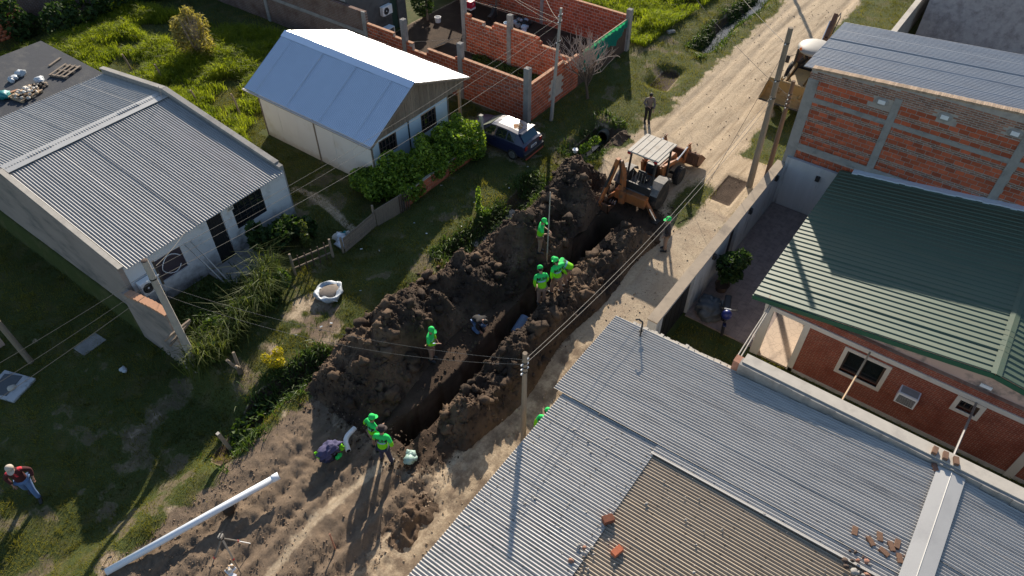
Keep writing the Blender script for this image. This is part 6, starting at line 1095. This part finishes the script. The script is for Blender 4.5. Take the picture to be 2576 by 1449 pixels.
for side in (-1, 1):
    for x0, x1, t0, t1 in ((-1.25, -.78, -1.20, -.80), (-.72, -.12, -.72, -.14), (-.05, .72, -.05, .27)):
        q = [surf_pt(x0, 3, side, .1), surf_pt(x1, 3, side, .1), surf_pt(t1, 3, side, .88), surf_pt(t0, 3, side, .88)]; q = [p + Vector((0, side * .008, .003)) for p in q]; mb = MB(); mb.add(q, [(0, 1, 2, 3)]); mb.build('side_window', MAT['glass'], car)
    MB().box((.62, side * .86, .95), (.1, .14, .1)).build('wing_mirror', MAT['black'], car, bevel=.02); MB().box((-.08, side * .81, .78), (.13, .02, .03)).build('door_handle', MAT['black'], car)
    for x in (-1.15, 1.22):
        w_ = MB().lathe([(.17, -.08), (.28, -.085), (.29, 0), (.28, .085), (.17, .08)], (x, side * .74, .285), 24, 'Y').build('wheel', MAT['tyre'], car, smooth=True); rm = MB(); rm.lathe([(.18, side * .085), (.19, side * .08), (.17, side * .06)], (x, side * .74, .285), 24, 'Y')
        for k in range(5): a = k * 1.2566; rm.beam((x, side * .82, .285), (x + .17 * math.cos(a), side * .82, .285 + .17 * math.sin(a)), .02, .06, (0, 1, 0))
        rm.build('rim', MAT['steel'], w_)
    MB().box((-1.845, side * .6, .78), (.03, .18, .2)).build('tail_light', MAT['redlens'], car, bevel=.01); MB().box((1.78, side * .5, .64), (.05, .28, .13), side * R(-14)).build('headlight', MAT['white_pl'], car, bevel=.02)
def quad(pts, name, mat, d): mb = MB(); mb.add([Vector(p) + Vector(d) for p in pts], [(0, 1, 2, 3)]); return mb.build(name, mat, car)
quad([(-1.69, -.56, .985), (-1.69, .56, .985), (-1.37, .50, 1.335), (-1.37, -.50, 1.335)], 'rear_window', M('tinted_glass', (.02, .07, .11), .12, 0, .1, 2), (-.02, 0, .012)); quad([(.33, -.49, 1.335), (.33, .49, 1.335), (.94, .56, .955), (.94, -.56, .955)], 'windscreen', M('dusty_windscreen', (.22, .25, .2), .3, 0, .2, 4), (.012, 0, .014))
sp_ = MB(); sp_.box((-1.47, 0, 1.40), (.18, 1.08, .03), 0, 0, R(8)); sp_.build('spoiler', paint, car, bevel=.012)
for y in (-.5, .5): MB().box((-1.42, y, 1.37), (.14, .04, .07)).build('spoiler_foot', paint, car)
bp = MB().prism([(-1.93, .3), (-1.93, .52), (-1.8, .56), (-1.8, .26)], -.79, .79, 'Y').build('rear_bumper', MAT['black'], car, bevel=.015); MB().box((-1.9, 0, .25), (.06, 1.45, .08)).build('bumper_skirt', M('faded_red_primer', (.36, .09, .05), .7), bp); MB().prism([(1.72, .3), (1.9, .34), (1.9, .5), (1.72, .52)], -.74, .74, 'Y').build('front_bumper', MAT['black'], car, bevel=.015)
pl = MB().box((-1.86, 0, .7), (.02, .44, .12)).build('number_plate', MAT['white_pl'], car); MB().box((-1.872, 0, .7), (.004, .34, .05)).build('plate_field', MAT['black'], pl)
pa = MB(); n_ = 20; ring = [(-.95 + .22 * (1 + .25 * math.sin(3 * a)) * math.cos(a), -.02 + .26 * (1 + .2 * math.cos(5 * a)) * math.sin(a)) for a in np.linspace(0, 6.283, n_, endpoint=False)]; pa.add([(-.95, -.02, 1.412)] + [(x, y, 1.36 + (x + 1.33) / .63 * .065 + .012 - .02 * abs(y)) for x, y in ring], [(0, 1 + i, 1 + (i + 1) % n_) for i in range(n_)]); pa.build('peeled_patch', MAT['rust'], car)
MB().tube([(.9, -.5, .965), (.7, .1, 1.1)], .008, 4).build('wiper', MAT['black'], car); quad([(1.0, -.55, .945), (1.0, .55, .945), (1.7, .5, .77), (1.7, -.5, .77)], 'bonnet', paint, (0, 0, .006))
# ---------------------------------------------------------------- people
def skin_mesh(name, J, E, mat, parent, root, sub=1):
    keys = list(J); ix = {k: i for i, k in enumerate(keys)}; me = bpy.data.meshes.new(name); me.from_pydata([J[k][0] for k in keys], [(ix[a], ix[b]) for a, b in E], [])
    o = bpy.data.objects.new(name, me); COL.objects.link(o); md = o.modifiers.new('s', 'SKIN'); md.use_smooth_shade = True; md.branch_smoothing = .4; sv_ = me.skin_vertices[0].data
    for k in keys: r_ = J[k][1]; sv_[ix[k]].radius = r_ if isinstance(r_, tuple) else (r_, r_); sv_[ix[k]].use_root = (k == root)
    ss_ = o.modifiers.new('u', 'SUBSURF'); ss_.levels = sub; ss_.render_levels = sub; dg = bpy.context.evaluated_depsgraph_get(); new = bpy.data.meshes.new_from_object(o.evaluated_get(dg)); bpy.data.objects.remove(o); bpy.data.meshes.remove(me)
    new.name = name; new.materials.clear(); new.materials.append(mat) if mat else None; new.shade_smooth(); ob = bpy.data.objects.new(name, new); COL.objects.link(ob); ob.parent = parent; return ob
def person(label, x, y, phi, z=None, lean=0., head=0., turn=0., arms=None, legs=None, top='hivis', low='hivis2', trousers='khaki', cap='hivis', muni=False, short=False, crouch=0., trim=None, scale=1., band=True, shoes='black'):
    if z is None: z = sz(x, y)
    t = thing('person', label, 'person', (x, y, z), R(-53.5 - phi), 'people on the street'); t.scale = (scale,) * 3
    ph = .93 - crouch
    def T(v, off=0):   # torso frame: bend forward about the pelvis
        v = Vector(v) - Vector((0, 0, .93)); m = Matrix.Rotation(-lean, 3, 'X'); v = m @ v; return tuple(v + Vector((0, -.10 * lean, ph)))
    arms = arms or {}; W = {}
    for s_, k in ((-1, 'l'), (1, 'r')):
        el, wr = arms.get(k, ((s_ * .27, -.02, 1.14), (s_ * .26, .07, .88))); W[k] = (T((s_ * .185, 0, 1.41)), T(el), T(wr))
    legs = legs or {}; Lg = {}
    for s_, k in ((-1, 'l'), (1, 'r')): Lg[k] = legs.get(k, ((s_ * .10, .02, .50), (s_ * .11, -.02, .08)))
    hp = T((0, .02, 1.60)); hm = Matrix.Rotation(-lean - head, 3, 'X'); 
    def Hd(v): return tuple(Matrix.Rotation(turn, 3, 'Z') @ (hm @ Vector(v)) + Vector(hp))
    J = {'pel': ((0, -.10 * lean * 0, ph), .12), 'wai': (T((0, 0, 1.1)), .115), 'che': (T((0, 0, 1.32)), .13), 'nec': (T((0, .0, 1.47)), .055), 'jaw': (Hd((0, .02, -.03)), (.07, .08)), 'hea': (Hd((0, 0, .06)), (.078, .092)), 'cro': (Hd((0, 0, .12)), (.06, .07))}
    E = [('pel', 'wai'), ('wai', 'che'), ('che', 'nec'), ('nec', 'jaw'), ('jaw', 'hea'), ('hea', 'cro')]
    for k in 'lr':
        sh, el, wr = W[k]; d = (Vector(wr) - Vector(el)).normalized(); hand = Vector(wr) + d * .07; sd = d.orthogonal().normalized(); fw = d.cross(sd)
        J['sh' + k] = (sh, .06); J['el' + k] = (el, .04); J['wr' + k] = (wr, .027); J['pa' + k] = (tuple(hand), (.035, .022)); E += [('che', 'sh' + k), ('sh' + k, 'el' + k), ('el' + k, 'wr' + k), ('wr' + k, 'pa' + k)]
        for i, (o_, ln) in enumerate(((-.03, .07), (-.01, .08), (.01, .075), (.03, .06))):
            b_ = hand + d * .035 + sd * o_; J[f'f{i}{k}'] = (tuple(b_ + d * ln * .5 + fw * .01), .009); J[f'g{i}{k}'] = (tuple(b_ + d * ln + fw * .03), .008); E += [('pa' + k, f'f{i}{k}'), (f'f{i}{k}', f'g{i}{k}')]
        J['t0' + k] = (tuple(hand + sd * -.045 + d * .0), .010); J['t1' + k] = (tuple(hand + sd * -.07 + d * .045), .009); E += [('pa' + k, 't0' + k), ('t0' + k, 't1' + k)]
        kn, an = Lg[k]; s_ = -1 if k == 'l' else 1; J['hi' + k] = ((s_ * .095, 0, ph - .03), .085); J['kn' + k] = (kn, .055); J['an' + k] = (an, .038); E += [('pel', 'hi' + k), ('hi' + k, 'kn' + k), ('kn' + k, 'an' + k)]
    skin_mesh('body', J, E, MAT['skin'], t, 'pel')
    JT = {'pel': ((0, 0, ph + .03), .145)}; ET = []
    for k, s_ in (('l', -1), ('r', 1)): kn, an = Lg[k]; JT['hi' + k] = ((s_ * .10, 0, ph - .06), .115); JT['kn' + k] = (kn, .082); JT['an' + k] = ((an[0], an[1], an[2] + .02), .07); ET += [('pel', 'hi' + k), ('hi' + k, 'kn' + k), ('kn' + k, 'an' + k)]
    skin_mesh('trousers', JT, ET, MAT[trousers], t, 'pel')
    JJ = {'hem': (T((0, 0, .86)), (.185, .15)), 'wai': (T((0, 0, 1.05)), (.175, .145)), 'che': (T((0, -.005, 1.27)), (.19, .15)), 'yok': (T((0, 0, 1.41)), (.15, .11)), 'col': (T((0, .0, 1.49)), .07)}; EJ = [('hem', 'wai'), ('wai', 'che'), ('che', 'yok'), ('yok', 'col')]
    for k in 'lr':
        sh, el, wr = [Vector(v) for v in W[k]]; JJ['sh' + k] = (tuple(sh), .088); JJ['el' + k] = (tuple(el), .068); EJ += [('yok', 'sh' + k), ('sh' + k, 'el' + k)]
        if not short: JJ['wr' + k] = (tuple(el.lerp(wr, .93)), .052); EJ += [('el' + k, 'wr' + k)]
    jk = skin_mesh('jacket', JJ, EJ, MAT[top], t, 'hem', 2)
    if low:
        jk.data.materials.append(MAT[low]); jk.data.materials.append(MAT['reflect'] if band else MAT[low]); inv = Matrix.Rotation(lean, 3, 'X')
        for p in jk.data.polygons:
            c = inv @ (p.center - Vector((0, -.10 * lean, ph))); h = c.z + .93 + .02 * math.sin(c.x * 25); torso = abs(c.x) < .21
            if h < 1.17 or not torso and h < 1.28: p.material_index = 1
            elif h < 1.215 and torso: p.material_index = 2
    if trim:
        jk.data.materials.append(MAT[trim]); k_ = len(jk.data.materials) - 1; inv = Matrix.Rotation(lean, 3, 'X')
        for p in jk.data.polygons:
            c = inv @ (p.center - Vector((0, -.10 * lean, ph)))
            if (abs(c.x) < .022 and c.y > 0) or (c.z + .93 > 1.44 and abs(c.x) > .12): p.material_index = k_
    if muni:
        bv = BVHTree.FromPolygons([v.co for v in jk.data.vertices], [tuple(p.vertices) for p in jk.data.polygons]); rot = Matrix.Rotation(-lean, 3, 'X')
        m4 = Matrix.Rotation(-lean, 4, 'X'); ctr = Vector(T((0, -.4, 1.29))); fwd = rot @ Vector((0, 1, 0)); M4 = Matrix.Translation(ctr) @ m4 @ Matrix.Rotation(R(90), 4, 'X'); tx = text_obj('MUNI', .155, MAT['black'], jk, M4, 'lettering', .035)
        bm2 = bmesh.new(); bm2.from_mesh(tx.data); bmesh.ops.triangulate(bm2, faces=bm2.faces); bmesh.ops.subdivide_edges(bm2, edges=bm2.edges, cuts=1)
        for v in bm2.verts:
            h = bv.ray_cast(v.co, fwd); v.co = (h[0] - fwd * .008) if h[0] else v.co + fwd * .25
        bm2.to_mesh(tx.data); bm2.free()
    for k, s_ in (('l', -1), ('r', 1)):
        an = Lg[k][1]; mb = MB(); mb.prism([(an[1] - .09, an[2] - .08), (an[1] + .19, an[2] - .08), (an[1] + .19, an[2] - .03), (an[1] + .08, an[2] + .03), (an[1] - .09, an[2] + .05)], an[0] - .045, an[0] + .045, 'X'); mb.build('shoe', MAT[shoes], t, bevel=.02)
    mf = Matrix.Translation(hp) @ Matrix.Rotation(turn, 4, 'Z') @ hm.to_4x4()
    def hpart(mb, name, mat, **kw): mb.v = [tuple(mf @ Vector(v)) for v in mb.v]; return mb.build(name, mat, t, **kw)
    hpart(MB().ball((0, .115, .015), (.017, .03, .025)), 'nose', MAT['skin'], smooth=True); hpart(MB().ball((0, .098, -.045), (.03, .012, .01)), 'mouth', MAT['redlens'])
    for s_ in (-1, 1): hpart(MB().ball((s_ * .035, .098, .045), (.015, .01, .009)), 'eye', MAT['hair']); hpart(MB().ball((s_ * .088, -.005, .02), (.014, .03, .04)), 'ear', MAT['skin'])
    hpart(MB().ball((0, -.018, .055), (.094, .102, .105), 14, 10), 'hair', MAT['hair'], smooth=True)
    if cap == 'hat':
        c_ = MB(); c_.lathe([(.175, .085), (.18, .095), (.115, .10), (.112, .17), (.07, .205), (.01, .205)], (0, 0, 0), 20); hpart(c_, 'hat', MAT['browncloth'], smooth=True)
    elif cap:
        c_ = MB(); c_.lathe([(.108, .055), (.112, .10), (.095, .155), (.055, .19), (.012, .20)], (0, -.01, 0), 18); cp_ = hpart(c_, 'cap', MAT[cap], smooth=True); c_ = MB(); ring = [(.10 * math.cos(a), .08 + .13 * math.sin(a)) for a in np.linspace(0, math.pi, 10)]; c_.prism(ring + [(-.10, .03), (.10, .03)], .062, .076, 'Z'); c_.v = [(v[0], v[1], v[2] - .25 * max(0, v[1] - .1) - 1.2 * v[0] ** 2) for v in c_.v]; c_.v = [tuple(mf @ Vector(v)) for v in c_.v]; c_.build('peak', MAT[cap], cp_)
    return t
bent_r = ((.30, .05, 1.18), (.12, .27, 1.13)); bent_l = ((-.30, .05, 1.18), (-.12, .27, 1.13)); fwd_r = ((.24, .16, 1.15), (.15, .38, 1.02)); fwd_l = ((-.24, .16, 1.15), (-.15, .38, 1.02)); pock_r = ((.33, -.08, 1.15), (.24, .1, .95)); pock_l = ((-.33, -.08, 1.15), (-.24, .1, .95))
wide = {'l': ((-.15, .10, .5), (-.18, .1, .08)), 'r': ((.13, -.03, .5), (.16, -.1, .08))}
person('worker in lime jacket and cap standing alone left of the trench', 11.4, 12.0, 105, lean=.08, head=.3, arms={'r': bent_r, 'l': ((-.28, 0, 1.13), (-.22, .14, .93))}, trousers='khaki')
person('person in black jacket and jeans kneeling on the trench edge reaching down', 13.55, 11.65, 140, lean=1.05, head=.3, crouch=.42, arms={'l': ((-.22, .2, 1.25), (-.13, .42, 1.2)), 'r': ((.22, .2, 1.25), (.13, .42, 1.2))}, legs={'l': ((-.16, .38, .42), (-.15, .06, .08)), 'r': ((.16, .30, .10), (.15, -.12, .08))}, top='blackcloth', low=None, trousers='denim', cap=None)
person('worker in short sleeved lime shirt holding the tall measuring rod', 17.9, 11.85, 95, lean=.12, head=.5, arms={'l': ((-.24, .1, 1.16), (-.05, .30, 1.18)), 'r': ((.24, .1, 1.16), (.02, .32, 1.06))}, short=True, band=False)
person('worker in lime jacket bent double over the trench', 17.15, 10.0, -75, lean=1.15, head=.1, arms={'l': ((-.22, .15, 1.1), (-.1, .3, .92)), 'r': ((.22, .15, 1.1), (.1, .28, .9))}, legs={'l': ((-.12, .1, .48), (-.13, .0, .08)), 'r': ((.12, .05, .5), (.14, -.05, .08))}, muni=True)
person('worker in lime jacket with raised elbow between the bending worker and his mate', 16.45, 10.05, -35, lean=.15, head=.35, turn=.2, arms={'r': ((.36, .08, 1.30), (.30, .30, 1.22)), 'l': ((-.27, .0, 1.14), (-.24, .05, .90))}, muni=True, legs=wide)
person('worker in lime jacket leaning over the trench beside the blue pipe', 15.65, 10.2, -15, lean=.42, head=.35, arms={'l': ((-.26, .06, 1.15), (-.22, .14, .92)), 'r': ((.26, .08, 1.17), (.18, .26, 1.0))}, muni=True, trousers='khaki')
person('worker in lime cap and jacket standing at the near end of the trench', 7.55, 11.05, 48, lean=.08, head=.2, arms={'l': pock_l, 'r': bent_r}, muni=True, trousers='khaki')
person('worker in dark brimmed hat, lime jacket and navy trousers at the trench end', 7.35, 10.42, 10, lean=.2, head=.15, arms={'l': bent_l, 'r': pock_r}, muni=True, trousers='navycloth', cap='hat', legs={'l': ((-.14, .12, .5), (-.17, .06, .08)), 'r': ((.13, .0, .5), (.2, -.02, .08))})
person('person in dark jacket, khaki trousers and bright green cap on the sidewalk', 21.7, 8.1, -80, lean=.05, head=.15, arms={'l': pock_l, 'r': pock_r}, top='browncloth', low=None, trousers='khaki')
person('dark haired person in grey shirt looking down on the grassy road edge', 30.0, 13.5, 175, lean=.08, head=.5, arms={'l': fwd_l, 'r': bent_r}, top='greycloth', low=None, trousers='blackcloth', cap=None)
person('person in dark red jacket, jeans and beige cap walking on the left lawn', .1, 19.15, 150, lean=.08, head=.3, arms={'l': ((-.33, -.06, 1.15), (-.3, .1, .95)), 'r': pock_r}, top='redcloth', low=None, trousers='denim', cap='beige', trim='redtrim', legs={'l': ((-.10, .2, .5), (-.11, .24, .08)), 'r': ((.11, -.02, .5), (.14, -.26, .1))}, scale=1.05)
person('worker in lime jacket mostly hidden behind the foreground roof edge', 10.85, 6.82, 30, lean=.45, head=.3, crouch=.1, muni=True, cap='hivis')
rod = thing('measuring_rod', 'tall pale measuring rod held upright on the spoil heap', 'rod', (17.93, 11.5, sz(17.93, 11.5))); MB().tube([(0, 0, 0), (.02, .0, 3.6)], [.028, .022], 8).build('shaft', MAT['pole_c'], rod); MB().tube([(0, 0, 0), (0, 0, .55)], .031, 8).build('foot_section', MAT['wood_l'], rod)
